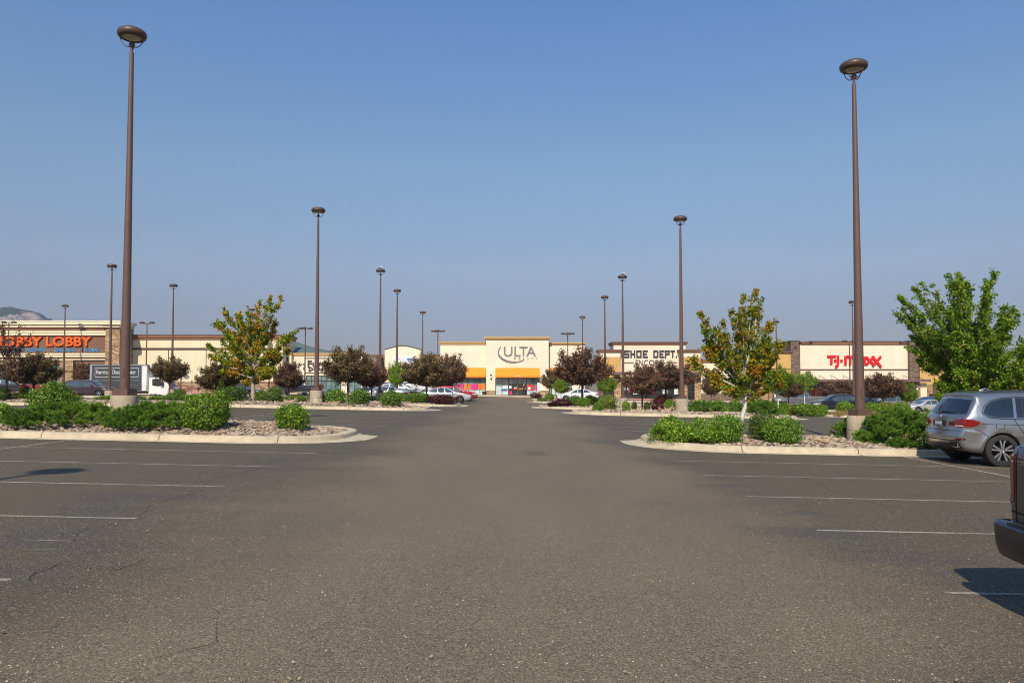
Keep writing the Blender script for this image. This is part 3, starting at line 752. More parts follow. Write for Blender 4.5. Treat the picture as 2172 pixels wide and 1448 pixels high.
B.P('downpipe', 1164.6, 1165.6, 727, 840, Y6-.15, .12, M['frame'])
Yt = Y6-.9
B.text('U', 1068.5, 1087, 735, 756, Yt, M['greyletter'], .008, .06); B.text('L', 1091, 1104, 735, 755.6, Yt, M['greyletter'], .008, .06)
B.text('T', 1101.5, 1119, 735, 755.6, Yt, M['greyletter'], .008, .06); B.text('A', 1116, 1137, 735, 755.6, Yt, M['greyletter'], .008, .06)
for ch, x in zip('BEAUTY', (1090, 1100, 1108.5, 1118, 1127, 1136)): B.text(ch, x, x+4.2, 758, 762.2, Yt, M['greyletter'], 0, .025)
mb = MB(); pts = []; wd = []
for i in range(33):
    t = i/32; a = R(146+t*(311-146)); px = 1090+33*math.cos(a); py = 746.5-21*math.sin(a)
    pts.append(XZ(px, py, Yt)); wd.append(.05+.22*math.sin(math.pi*min(1, t*1.0))**1.2)
mb.stroke(pts, wd, Yt-.11, Yt-.02); B.sub('sign_swoosh', mb, M['greyletter'])
# 7 shoe store
Y7 = 106.5
B = Bld('shoe_store', 'cream shoe store with block letter sign and gold side wings', 1380, Y7)
B.P('wall', 1301.5, 1455, 731.5, 860, Y7, 4, M['cream2']); B.cornice('cornice', 1301.5, 1455, 727, 731.5, Y7, 4, M['copper'], M['capflash'], .2)
for x0, x1 in ((1272, 1316), (1441.5, 1486)):
    B.P('wing_wall', x0, x1, 747.5, 757, Y7-.7, 2.5, M['cream2']); B.P('wing_wall', x0, x1, 757, 800, Y7-.7, 2.5, M['gold']); B.P('wing_base', x0, x1, 800, 860, Y7-.65, 2.4, M['greyst'])
    B.cornice('cornice', x0, x1, 743.5, 747.5, Y7-.7, 2.5, M['copper'], M['capflash'], .2)
for x0, x1 in ((1303, 1317.5), (1452, 1458), (1473.5, 1487.5)): B.P('stone_pier', x0, x1, 806, 860, Y7-1.1, .38, M['stone'])
B.P('canopy', 1303, 1489, 788.5, 794.5, Y7-2.2, 1.45, M['canopy'])
B.P('canopy', 1301, 1312, 803, 807, Y7-1.6, .6, M['canopy'])
wa = B.window(1318, 1452, 800, 845, Y7-.1, 11, (.3,.78), M['dglass'])
B.window(1284, 1302, 806, 843, Y7-.72, 2, (.3,), M['dglass']); B.window(1459, 1473, 806, 846, Y7-.72, 2, (.8,), M['dglass'])
for (x0, x1, yt, yb, m) in ((1333.5,1340,823.5,832,'pink'),(1382,1387.5,824,833,'pink'),(1343,1354,821,836,'wp'),(1405.5,1415.5,820,824,'orp'),(1405.5,1415.5,824.3,835,'wp'),(1430,1438,821,836,'wp'),(1438.5,1442,826,836,'leaf_y'),(1374,1378,825.5,828,'goldtrim'),(1396,1400,817,819,'wp')):
    B.P('poster', x0, x1, yt, yb, Y7-.24, .02, M[m])
for ch, x0, x1 in (('S',1323.5,1334.5),('H',1337,1347),('O',1349.5,1360.5),('E',1363,1372.5),('D',1385.5,1396),('E',1398.5,1407.5),('P',1410,1420),('T',1421.5,1431.5),('.',1432.5,1436)):
    a, b, c, d = x0+1.3, x1-1.3, 744 if ch != '.' else 755.9, 756.4; m_ = (c+d)/2
    SH = {'S': [[(b+1.2,c),(a,c),(a,m_),(b,m_),(b,d),(a-1.2,d)]], 'H': [[(a,c-1.3),(a,d+1.3)],[(b,c-1.3),(b,d+1.3)],[(a,m_),(b,m_)]], 'O': [[(a,c),(b,c),(b,d),(a,d),(a,c)]],
          'E': [[(b+1.3,c),(a,c),(a,d),(b+1.3,d)],[(a,m_),(b+.4,m_)]], 'D': [[(a,c),(b-1.4,c),(b,c+2),(b,d-2),(b-1.4,d),(a,d),(a,c)]], 'P': [[(a,d+1.3),(a,c),(b,c),(b,m_),(a,m_)]],
          'T': [[(a-1.2,c),(b+1.2,c)],[((a+b)/2,c),((a+b)/2,d+1.3)]], '.': [[(a-.9,c+.2),(b+.9,c+.2)]]}[ch]
    mb = MB(); k = 0
    for st in SH:
        for p, q in zip(st[:-1], st[1:]):
            (xa, za), (xb, zb) = XZ(*p, Y7), XZ(*q, Y7); r_ = .095
            l_ = math.hypot(xb-xa, zb-za); ux, uz = (xb-xa)/l_*r_, (zb-za)/l_*r_; nx_, nz_ = -uz, ux
            e0 = 1 if len(st) > 2 else 0
            mb.prism_y([(xa-ux*e0+nx_, za-uz*e0+nz_), (xb+ux*e0+nx_, zb+uz*e0+nz_), (xb+ux*e0-nx_, zb+uz*e0-nz_), (xa-ux*e0-nx_, za-uz*e0-nz_)], Y7-.16-.001*k, Y7-.02); k += 1
    B.sub('letter', mb, M['darkletter'])
for ch, x0, x1 in zip('ENCORE', (1348,1355.5,1366,1376,1390,1400), (1354,1363,1374,1388,1399,1409)):
    B.text(ch, x0, x1, 763, 774, Y7, M['darkletter'], -.004, .08)
B.P('sign_rule', 1324, 1345, 768, 769, Y7-.1, .1, M['darkletter']); B.P('sign_rule', 1413, 1437, 768, 769, Y7-.1, .1, M['darkletter'])
# 8 low cream unit and gold unit
Y8 = 109.5
B = Bld('low_cream_unit', 'low cream shop unit with copper cornice behind the orange green maple', 1540, Y8)
B.P('wall', 1487, 1600, 769, 834, Y8, 14, M['cream2']); B.P('stone_base', 1487, 1600, 834, 866, Y8-.1, 12, M['greyst']); B.cornice('cornice', 1488, 1598, 764, 769, Y8, 14, M['copper'], M['capflash'], .2)
Y9 = 108.0
B = Bld('gold_shop_unit', 'gold shop unit with rough stone base beside the stone tower', 1640, Y9)
B.P('wall', 1600, 1678, 750, 806, Y9, 14, M['gold']); B.P('stone_base', 1600, 1678, 806, 866, Y9-.1, 12, M['stone']); B.cornice('cornice', 1601, 1677, 746, 750, Y9, 14, M['copper'], M['capflash'], .2)
B.P('downpipe', 1612, 1614, 790, 860, Y9-.3, .15, M['canopy']); B.P('wall_band', 1600, 1678, 782, 783, Y9-.06, .06, M['darktrim'])
B.window(1641, 1664, 834, 850, Y9-.1, 2, (.5,), M['wp'])
# 9 discount clothes store
Y10 = 108.5
B = Bld('clothing_store', 'wide cream store front with red lettering between two stone towers', 1815, Y10)
B.P('wall', 1697, 1930, 731, 806, Y10, 5, M['cream2']); B.P('entrance_back_wall', 1697, 1930, 806, 870, Y10+.2, 20, M['brown'])
B.cornice('cornice', 1700, 1718, 726.5, 731, Y10, 5, M['copper'], M['capflash'], .2); B.cornice('cornice', 1718.8, 1908, 725.5, 731, Y10, 5, M['copper'], M['capflash'], .2); B.cornice('cornice', 1909, 1928, 726.8, 731, Y10, 5, M['copper'], M['capflash'], .2)
B.P('wall_band', 1697, 1929, 782.5, 784.8, Y10-.07, .07, M['darktrim'])
for x0, x1 in ((1677.5, 1697), (1929, 1950)):
    B.P('stone_tower', x0, x1, 723.5, 870, Y10-.6, 4, M['greyst']); B.P('tower_cap', x0-.8, x1+.8, 722, 723.5, Y10-.7, 4.2, M['capflash'])
B.P('vent', 1685, 1690.5, 732.5, 740.5, Y10-.68, .08, M['darktrim']); B.P('vent', 1936.5, 1942, 733, 741, Y10-.68, .08, M['darktrim'])
B.P('stone_tower', 1660.5, 1676.5, 726, 760, Y10+5, 4, M['greyst']); B.P('tower_cap', 1659.8, 1677, 725, 726, Y10+4.9, 4.2, M['capflash'])
B.P('canopy', 1692, 1975, 804, 809.5, Y10-3.2, 3.1, M['canopy'])
for i in range(9):
    x = X_(1738+i*25.5, Y10); mb = MB(); _, za = XZ(0, 795.5, Y10); _, zb = XZ(0, 804, Y10-1.6); mb.tube([(x-.1, Y10, za), (x+.25, Y10-1.6, zb+.02)], .035, 6); B.sub('canopy_rod', mb, M['frame'])
B.window(1722, 1745, 812, 862, Y10+.15, 3, (.25,), M['dglass']); B.window(1750, 1905, 812, 862, Y10+.15, 14, (.25,), M['dglass'])
B.P('poster', 1728, 1733, 823, 842, Y10, .02, M['redp']); B.P('poster', 1741, 1750, 828, 842, Y10, .02, M['pink'])
for x0, x1 in ((1940, 1952), (1988, 2003)): B.P('stone_pier', x0, x1, 812, 872, Y10-2.6, 1.2, M['stone'])
B.P('square_column', 1952, 1967, 812, 872, Y10-2.4, 1.0, M['cream'])
for x in (1943, 2003): B.lampw(x, 819, 832, Y10-2.6)
B.P('side_wall', 1950, 2100, 750, 815, Y10+.3, 20, M['gold']); B.P('side_base', 1950, 2100, 815, 872, Y10+.2, 20, M['stone']); B.cornice('cornice', 1951, 2098, 747, 751, Y10+.3, 20, M['copper'], M['capflash'], .2)
B.P('wall_band', 1950, 2098, 782.5, 784, Y10+.24, .06, M['darktrim'])
# red letters drawn as strokes
def TXt(strokes, wd, Y, mi='redletter', grp=(0, 2, 3, 6, 8, 10)):
    mbs = []
    for k, st in enumerate(strokes):
        if k in grp: mb = MB(); mbs.append(mb)
        mb.stroke([XZ(a, b, Y) for a, b in st], [wd if not isinstance(wd, list) else wd[k]]*len(st), Y-.22-.002*k, Y-.03)
    for mb in mbs: B.sub('letter', mb, M[mi])
def arc(cx, cy, rx, ry, a0, a1, n=12): return [(cx+rx*math.cos(R(a0+(a1-a0)*i/n)), cy-ry*math.sin(R(a0+(a1-a0)*i/n))) for i in range(n+1)]
S = .27
TXt([[(1754,755.5),(1772,755.5)],[(1762.5,755.5),(1762.5,772.5)],
     [(1776.5,753.5),(1776.5,770)]+arc(1771.5,771,5,6,0,-100,8),
     [(1792.5,773.5),(1792.5,755)], arc(1797.5,761,5,5.5,170,0,10)+[(1802.5,773.5)], arc(1807.5,761,5,5.5,170,0,10)+[(1812.5,773.5)],
     arc(1824.5,764.8,7.2,7.2,0,360,20), [(1833,756),(1833,773.5)],
     [(1836,756.5),(1853,773.2)],[(1853,755.5),(1836.5,773)],
     [(1849,755.5),(1868,778)],[(1867.5,755.5),(1850,776)]], [.30,.33,.32,.32,.32,.32,.3,.32,.32,.28,.32,.28], Y10)
for x, y in ((1770.5,764.5),(1784,764.5)):
    mb = MB(); a, b = XZ(x, y, Y10); mb.lathe([(0,-.24),(.18,-.24),(.18,-.03)], 14, (a, Y10, b), 'y'); B.sub('sign_dot', mb, M['redletter'])
# small far buildings seen behind the big green tree
B = Bld('distant_low_building', 'low grey roofed building far off behind the green tree', 2160, 190, 'building')
B.P('wall', 2120, 2230, 808, 850, 190, 14, M['stone2']); B.P('roof', 2117, 2233, 804, 808, 189.5, 15, M['capflash']); B.P('window', 2132, 2140, 812, 818, 189.9, .1, M['dglass']); B.P('window', 2150, 2158, 812, 818, 189.9, .1, M['dglass'])

# ---------------------------------------------------------------- lamps on tall poles
def head(mb_list_parent, c, r, tiltlens=True, pm=None, arms=True, ball_z=None, name='lamp_head'):
    k = r/.40
    mb = MB(); mb.lathe([(0,.29*k),(.16*k,.285*k),(.27*k,.26*k),(.35*k,.215*k),(.372*k,.19*k),(.385*k,.178*k),(.397*k,.15*k),(.40*k,.11*k),(.385*k,.05*k),(.345*k,.012*k),(.30*k,.0),(.27*k,.0),(.265*k,.03*k),(0,.035*k)], 32, c)
    h = mb.build(name, M['head'], mb_list_parent, True)
    mb = MB(); mb.lathe([(.262*k,.022*k),(.18*k,.0),(0,-.012*k)], 24, c); mb.build('lamp_lens', M['lens'], h, True)
    return h
def make_tall(pm, prot):
    rg = random.Random(3)
    t = thing('light_pole', 'x', 'light pole')
    mb = MB(); n = 28
    mb.lathe([(.385,-.5),(.385,.3),(.372,.305),(.372,.32),(.382,.325),(.38,.71),(.365,.75),(0,.752)], n); 
    mb.v = [(x+rg.gauss(0,.004), y+rg.gauss(0,.004), z+rg.gauss(0,.006)) for x,y,z in mb.v]
    mb.build('concrete_base', M['pedestal'], t, True)
    mb = MB(); mb.box(-.24,.24,-.24,.24,.74,.93); mb.box(-.2,.2,-.2,.2,.93,.945); mb.build('base_cover', pm, t)
    mb = MB(); mb.tube([(0,0,.9),(0,0,4),(0,0,7.5),(0,0,10.92)], [.145,.118,.09,.062], 20); mb.tube([(0,0,10.92),(0,0,11.12)], .042, 12)
    pole = mb.build('pole', pm, t, True)
    mb = MB(); mb.box(-.055,.055,-.152,-.12,1.28,1.55); mb.build('hand_hole_cover', pm, pole)
    mb = MB(); mb.lathe([(0,11.07),(.06,11.08),(.09,11.13),(.085,11.19),(.05,11.235),(0,11.245)], 16); mb.build('pole_knuckle', pm, t, True)
    for a in (20, 110, 200, 290):
        mb = MB(); ca, sa = math.cos(R(a)), math.sin(R(a))
        mb.tube([(x*ca, x*sa, z) for x, z in ((.05,11.11),(.14,11.1),(.2,11.13),(.31,11.27),(.32,11.32),(.31,11.42))], .014, 6, False); mb.build('bracket', pm, t, True)
    head(t, (0,0,11.36), .415, pm=pm)
    return t
def make_multi(pm, n, r=.33, hgt=9.1):
    t = thing('light_pole', 'x', 'light pole')
    mb = MB(); mb.lathe([(.33,-.5),(.33,.7),(.31,.74),(0,.742)], 20); mb.build('concrete_base', M['pedestal'], t, True)
    mb = MB(); mb.tube([(0,0,.7),(0,0,hgt-.1)], [.095,.06], 12); mb.build('pole', pm, t, True)
    angs = {2: (0, 180), 3: (0, 180, -90), 1: (0,)}[n]
    for a in angs:
        ca, sa = math.cos(R(a)), math.sin(R(a)); d = .62
        h = head(t, (ca*d, sa*d, hgt-.18), r, pm=pm)
        mb = MB(); mb.tube([(0,0,hgt-.2),(ca*d*.5,sa*d*.5,hgt-.22),(ca*d,sa*d,hgt-.12)], .035, 6); mb.build('bracket', pm, t, True)
    return t
G = 'tall light poles in the parking lot'
TP = make_tall(M['pole'], 0)
def tall(px, ytop, Y, label, key='tall', proto=None, group=G):
    x = X_(px, Y); z = fz(x, Y); zt = Z_(ytop, Y); H = 11.66
    o = place(key, proto or TP, label, 'light pole', (x, Y, z), rnd.uniform(-.2, .2), (1, 1, 1), group)
    o.scale[2] = (zt-z)/H
    return o
rnd = random.Random(8)
tall(265, 61, 22.4, 'nearest tall brown lamp pole on the left, rising from dark junipers before the truck')
tall(1823, 129.5, 23.0, 'nearest tall brown lamp pole on the right, between driftwood and grey car')
tall(671.5, 440, 45.1, 'tall brown lamp pole in front of the furniture store sign')
tall(1446, 458, 45.3, 'tall brown lamp pole between shoe store and right hand maple')
tall(805.8, 570, 66.2, 'brown lamp pole left of the arched store, bird on its top')
tall(1321.5, 583, 66, 'brown lamp pole over the first letter of the shoe store sign, bird on top')
tall(841.5, 613, 79, 'brown lamp pole crossing the arched store front')
tall(1283.5, 627, 80, 'brown lamp pole just left of the shoe store wing')
tall(896, 660, 101, 'small looking lamp pole right of the arched store, single head')
tall(1236, 670, 101.5, 'small looking lamp pole at right edge of the beauty store, single head')
tall(232.5, 560, 66.5, 'brown lamp pole just left of the nearest left pole, before the stone tower')
tall(364.5, 602, 78, 'brown lamp pole right of the white truck, single head')
tall(134.5, 646, 98 if False else 95, 'lamp pole in front of the orange store lettering')
tall(532.5, 654, 96.5, 'lamp pole whose head shows above the left maple')
tall(1648, 680, 100, 'lamp pole above the gold shop unit right of the maple')
tall(1811, 637, 84, 'lamp pole almost hidden behind the nearest right pole')
x = -10.35; o = place('tall', TP, 'lamp pole beyond the left edge of the photo that casts the long shadow', 'light pole', (x, 1.1, zg(x, 1.1)-.0), 0, (1,1,1), G)
T2 = make_multi(M['pole'], 2); T3 = make_multi(M['pole'], 3)
G2 = 'double headed light poles'; G3 = 'triple headed light poles near the shops'
def multi(px, ytop, Y, label, n):
    x = X_(px, Y); z = fz(x, Y); zt = Z_(ytop, Y)
    o = place('m%d' % n, T2 if n == 2 else T3, label, 'light pole', (x, Y, z), 0, (1,1,1), G2 if n == 2 else G3); o.scale[2] = (zt-z)/9.2
multi(309.5, 681.5, 94, 'double headed lamp pole in front of the long cream wall', 2)
multi(15.5, 680.5, 92, 'double headed lamp pole at the far left behind the thin purple tree', 2)
multi(646.5, 693.5, 95, 'lamp pole with three heads left of the furniture store sign', 3)
multi(928.5, 699.5, 101, 'lamp pole with three heads at left edge of the beauty store', 3)
multi(1204.5, 705, 101, 'lamp pole with three heads over the right wing of the beauty store', 3)
multi(1803, 720.5, 98, 'double headed lamp pole beside the red letters', 2)
# birds
for px, py, Y in ((806.5, 569.5, 66.2), (1322, 582.5, 66)):
    x, z = XZ(px, py, Y); mb = MB()
    t = thing('bird', 'small pale bird perched on lamp left of the arched store' if px < 1000 else 'small pale bird perched on lamp over the shoe store', 'bird', (x, Y, z), .6)
    mb.tube([(-.2,0,.02),(-.12,0,.05),(0,0,.09),(.07,0,.14),(.11,0,.2),(.15,0,.22),(.17,0,.21)], [.015,.04,.07,.055,.04,.035,.008], 8); mb.build('body', M['wp'], t, True)
    mb = MB(); mb.tube([(.165,0,.215),(.21,0,.205)], [.012,.003], 5); mb.build('beak', M['goldtrim'], t)
    for sgn in (-1, 1):
        mb = MB(); mb.tube([(.06,sgn*.06,.12),(-.06,sgn*.075,.08),(-.22,sgn*.03,.03)], [.02,.035,.006], 6); mb.build('wing', M['rimdark'], t, True)
        mb = MB(); mb.tube([(.02,sgn*.03,.05),(.02,sgn*.03,-.04)], .008, 5); mb.build('leg', M['goldtrim'], t)
# small garden lamp by the long wall and sign posts
def slamp(px, yt, Y, label):
    x = X_(px, Y); z = fz(x, Y); H = Z_(yt, Y)-z; t = thing('path_lamp', label, 'lamp', (x, Y, z))
    mb = MB(); mb.tube([(0,0,0),(0,0,H-.5)], .05, 8); mb.build('post', M['pole'], t)
    mb = MB(); mb.lathe([(0,H),(.22,H-.06),(.2,H-.12),(0,H-.1)], 12); mb.build('lamp_cap', M['pole'], t, True)
    mb = MB(); mb.lathe([(.08,H-.5),(.13,H-.11)], 12); mb.build('lamp_glass', M['lens'], t, True)
slamp(382, 762, 97, 'short lamp post by the long cream wall right of the truck')
def post(px, yt, yb, w, Y, mat, label, name='sign_post'):
    x = X_(px, Y); z = fz(x, Y); H = Z_(yt, Y)-z; h2 = Z_(yb, Y)-z; t = thing(name, label, 'sign', (x, Y, z))
    mb = MB(); mb.tube([(0,0,0),(0,0,H-.03)], .03, 6); mb.build('post', M['rimdark'], t)
    s = w*Y/F/2; mb = MB(); mb.box(-s, s, -.05, -.035, h2, H); mb.build('sign_plate', M[mat], t)
post(804, 804, 813, 5, 97, 'wp', 'small white sign on post left of the arched store')
post(1322, 815, 828, 8, 98, 'wp', 'white sign on post left in front of the shoe store windows')
post(1142, 811, 830, 5, 100, 'wp', 'tall narrow white sign by the right pier of the beauty store')
post(1332, 816, 827, 5, 99, 'wp', 'narrow white sign on post beside the wider white one at the shoe store')
for px, lab in ((407, 'thin post sign by the long wall behind the bare ended tree'), (441, 'thin post sign beside the stone base of the long wall'), (1514, 'thin grey sign post before the low cream unit'), (1557, 'second thin grey sign post before the low cream unit, right of the trunk')):
    post(px, 806, 812, 3, 97, 'wp' if px > 1000 else 'rimdark', lab)
# litter bin by the beauty store, sandwich sign
def bin_(px, yt, Y, label):
    x = X_(px, Y); z = zg(x, Y)+.15; H = Z_(yt, Y)-z; t = thing('litter_bin', label, 'bin', (x, Y, z))
    mb = MB(); mb.lathe([(0,0),(.25,0),(.3,H*.85),(.3,H*.88)], 14); mb.build('bin_body', M['trim'], t, True)
    mb = MB(); mb.lathe([(.31,H*.88),(.28,H*.97),(.12,H),(0,H)], 14); mb.build('bin_lid', M['trim'], t, True)
bin_(1027, 829.5, 107.6, 'black litter bin under the left orange awning')
# person at the beauty store door
def skin(name, bones, parent, mat, sub=1):
    """bones: list of chains of (x,y,z,r)"""
    me = bpy.data.meshes.new(name); V = []; E = []; Rr = []; idx = {}
    for ch in bones:
        prev = None
        for (x, y, z, r) in ch:
            k = (round(x, 4), round(y, 4), round(z, 4))
            if k not in idx: idx[k] = len(V); V.append((x, y, z)); Rr.append(r)
            i = idx[k]
            if prev is not None and prev != i: E.append((prev, i))
            prev = i
    me.from_pydata(V, E, []); o = bpy.data.objects.new(name, me); C.objects.link(o)
    m = o.modifiers.new('s', 'SKIN'); o.modifiers.new('u', 'SUBSURF').levels = sub; o.modifiers['u'].render_levels = sub
    for i, r in enumerate(Rr): me.skin_vertices[0].data[i].radius = (r, r)
    me.skin_vertices[0].data[0].use_root = True
    dg = bpy.context.evaluated_depsgraph_get(); m2 = bpy.data.meshes.new_from_object(o.evaluated_get(dg)); bpy.data.objects.remove(o)
    m2.name = name; m2.materials.clear(); m2.materials.append(mat); m2.polygons.foreach_set('use_smooth', [True]*len(m2.polygons))
    return link(name, m2, parent)
M['skin'] = plain('skin', (.5,.28,.19), .6); M['hair'] = plain('dark_hair', (.03,.018,.012), .6); M['shirt'] = plain('dark_top', (.025,.022,.025), .9); M['jeans'] = plain('dark_jeans', (.03,.04,.06), .9)
Yp = 107.4; xp = X_(1111, Yp)
t = thing('person', 'person in dark top and trousers walking out at the beauty store door', 'person', (xp, Yp, zg(xp, Yp)+.15), .25)
body = [[(0,0,.93,.13),(0,0,1.08,.115),(0,0,1.28,.14),(0,0,1.43,.1),(0,0,1.5,.05),(0,-.01,1.56,.07),(0,-.015,1.64,.095),(0,-.005,1.72,.06)],
        [(0,0,.93,.13),(.09,0,.88,.09),(.1,-.06,.48,.06),(.1,.05,.09,.042),(.1,-.1,.03,.035)],
        [(0,0,.93,.13),(-.09,0,.88,.09),(-.1,.05,.48,.06),(-.1,.14,.1,.042),(-.1,.0,.04,.035)]]
for s in (-1, 1):
    body.append([(0,0,1.43,.1),(s*.17,0,1.4,.055),(s*.22,.02,1.12,.04),(s*.2,-.12,.93,.028),(s*.2,-.16,.87,.03)])
    for j, (dx, l) in enumerate(((-.03,.07),(-.012,.08),(.008,.075),(.026,.06))):
        body.append([(s*.2,-.16,.87,.03),(s*.2+dx*.5,-.17+dx,.83,.009),(s*.2+dx*.4,-.165+dx,.83-l,.008)])
    body.append([(s*.2,-.16,.87,.03),(s*.18,-.2,.84,.01),(s*.175,-.215,.8,.008)])
body.append([(0,-.015,1.64,.095),(0,-.115,1.625,.014)])
skin('body', body, t, M['skin'])
skin('shirt', [[(0,0,.95,.155),(0,0,1.1,.14),(0,0,1.28,.16),(0,0,1.44,.12)],[(0,0,1.44,.12),(.17,0,1.41,.075),(.22,.02,1.15,.06)],[(0,0,1.44,.12),(-.17,0,1.41,.075),(-.22,.02,1.15,.06)]], t, M['shirt'])
skin('trousers', [[(0,0,.95,.15),(.09,0,.88,.11),(.1,-.06,.48,.08),(.1,.04,.12,.065)],[(0,0,.95,.15),(-.09,0,.88,.11),(-.1,.05,.48,.08),(-.1,.13,.13,.065)]], t, M['jeans'])
skin('hair', [[(0,.03,1.58,.05),(0,.04,1.66,.095),(0,.01,1.73,.085)]], t, M['hair'])
for s in (-1, 1):
    skin('shoe', [[(s*.1, .07 if s > 0 else .16, .05, .045),(s*.1, -.12 if s > 0 else -.02, .035, .04)]], t, M['trim'])

# ---------------------------------------------------------------- plants
def leaves(P, D, size, rg, asp=.62, jit=.7):
    """diamond leaves at points P facing roughly along D"""
    n = len(P); S = size*rg.uniform(.6, 1.35, n)[:, None]
    nrm = D/np.maximum(np.linalg.norm(D, axis=1, keepdims=True), 1e-6)+rg.normal(0, jit, (n, 3)); nrm /= np.linalg.norm(nrm, axis=1, keepdims=True)
    a = np.cross(nrm, rg.normal(0, 1, (n, 3))); a /= np.linalg.norm(a, axis=1, keepdims=True)+1e-9
    b = np.cross(nrm, a)
    fold = nrm*S*.18
    V = np.stack([P-a*S*.5, P+b*S*asp*.5+fold, P+a*S*.5, P-b*S*asp*.5+fold], 1).reshape(-1, 3)
    F_ = np.arange(4*n).reshape(-1, 4); return V, F_
def bush_mesh(w, d, h, n, size, mat, seed, lump=.16, spiky=0, flat=.35, dome=2.2):
    """leaf shell of a lumpy rounded shrub, origin at its base"""
    rg = np.random.default_rng(seed)
    u = rg.normal(0, 1, (n, 3)); u /= np.linalg.norm(u, axis=1, keepdims=True)
    lob = rg.normal(0, 1, (14, 3)); lob /= np.linalg.norm(lob, axis=1, keepdims=True); la = rg.uniform(-1, 1, 14)
    ll = (np.exp(-(1-u@lob.T)*9)*la).sum(1)
    r = (1+lump*ll*1.6)*(rg.uniform(0, 1, n)**.22)*(1+rg.normal(0, .075, n))
    if spiky:
        k = rg.normal(0, 1, (spiky, 3)); k[:, 2] = abs(k[:, 2])+.3; k /= np.linalg.norm(k, axis=1, keepdims=True)
        cl = (u@k.T).max(1); r *= 1+.28*np.clip((cl-.96)/.04, 0, 1)*rg.uniform(.3, 1, n)
    q = np.linalg.norm(u[:, :2], axis=1, keepdims=True)+1e-6; uz = np.clip(u[:, 2:3], -1, 1)
    hr = np.where(uz < 0, (1-abs(uz)**5)**.5*.97, (1-abs(uz)**dome)**(.5 if dome > 2 else .75))
    sh = np.concatenate([u[:, :2]/q*hr, uz], 1)
    P = sh*r[:, None]*np.array([w/2, d/2, h/2])+np.array([0, 0, h*.48]); P[:, 2] = np.maximum(P[:, 2], .0)+.02
    V, Fc = leaves(P, u+np.array([0, 0, .3]), size, rg)
    return fastmesh('foliage', V, Fc, mat)
def stems(parent, w, h, seed, mat=None, n=9, r=.016):
    rg = random.Random(seed); mb = MB()
    for i in range(n):
        a = rg.uniform(0, 6.28); e = rg.uniform(.3, .8); x, y = math.cos(a)*w/2*e, math.sin(a)*w/2*e
        mb.tube([(x*.12, y*.12, -.05), (x*.5, y*.5, h*.35), (x, y, h*rg.uniform(.55, .8))], [r, r*.7, r*.3], 5, False)
    return mb.build('stem', mat or M['dbark'], parent)
def juniper_mesh(w, d, h, n, seed, mat, tl=.10):
    rg = np.random.default_rng(seed)
    # sprays: arching branches carrying needle tufts
    nb = max(40, n//9); A = rg.uniform(0, 2*np.pi, nb); Rr = rg.uniform(0, 1, nb)**.5
    lump = np.sin(A*3+seed)*.12+1
    P = []; D = []
    for a, r, l in zip(A, Rr, lump):
        bx, by = math.cos(a)*r*w/2*l, math.sin(a)*r*d/2*l
        top = h*(1-r**3.2)*rg.uniform(.72, 1.1); rz = max(.08, top)
        m = 16; t = rg.uniform(0, 1, m)
        ox, oy = math.cos(a+rg.normal(0, .5))*.35, math.sin(a+rg.normal(0, .5))*.35
        P.append(np.stack([bx+ox*(t-.3)+rg.normal(0, .022, m), by+oy*(t-.3)+rg.normal(0, .022, m), rz-(1-t)*.2+rg.normal(0, .02, m)+.04*np.sin(t*3)], 1))
        D.append(np.stack([np.full(m, ox*1.3), np.full(m, oy*1.3), .5+0*t], 1))
    P = np.concatenate(P); D = np.concatenate(D); P[:, 2] = np.maximum(P[:, 2], .04)
    k = 26; N_ = len(P)*k
    P2 = np.repeat(P, k, 0); D2 = np.repeat(D, k, 0); D2 = D2/np.linalg.norm(D2, axis=1, keepdims=True)+rg.normal(0, .85, (N_, 3)); D2 /= np.linalg.norm(D2, axis=1, keepdims=True)
    L_ = tl*rg.uniform(.5, 1.1, N_)[:, None]; s = np.cross(D2, rg.normal(0, 1, (N_, 3))); s /= np.linalg.norm(s, axis=1, keepdims=True); s *= .0075
    V = np.stack([P2-s, P2+s, P2+D2*L_], 1).reshape(-1, 3); Fc = np.arange(3*N_).reshape(-1, 3)
    return fastmesh('foliage', V, Fc, mat, 3)
def bush(px, yt, yb, wpx, Y, mat, label, n, size, seed, kind='bush', dr=1.0, lump=.16, spiky=0, cat='bush', group=None, name='bush', flat=.35, dome=2.2):
    x = X_(px, Y); z = fz(x, Y); w = wpx*Y/F; h = max(.3, Z_(yt, Y)-z)
    t = thing(name, label, cat, (x, Y, z-.02), 0, group)
    link('foliage', bush_mesh(w, w*dr, h, n, size, M[mat], seed, lump, spiky, flat, dome), t); stems(t, w, h, seed)
    return t
def juniper(px0, px1, yt, Y, d, label, n, seed, hz=None):
    x0, x1 = X_(px0, Y), X_(px1, Y); x = (x0+x1)/2; z = fz(x, Y); h = Z_(yt, Y)-z
    t = thing('juniper_shrub', label, 'bush', (x, Y, z-.03)); link('foliage', juniper_mesh(x1-x0, d, h, n, seed, M['leaf_j']), t)
    stems(t, (x1-x0)*.8, h*.8, seed, M['deadwood'], 16, .03); return t
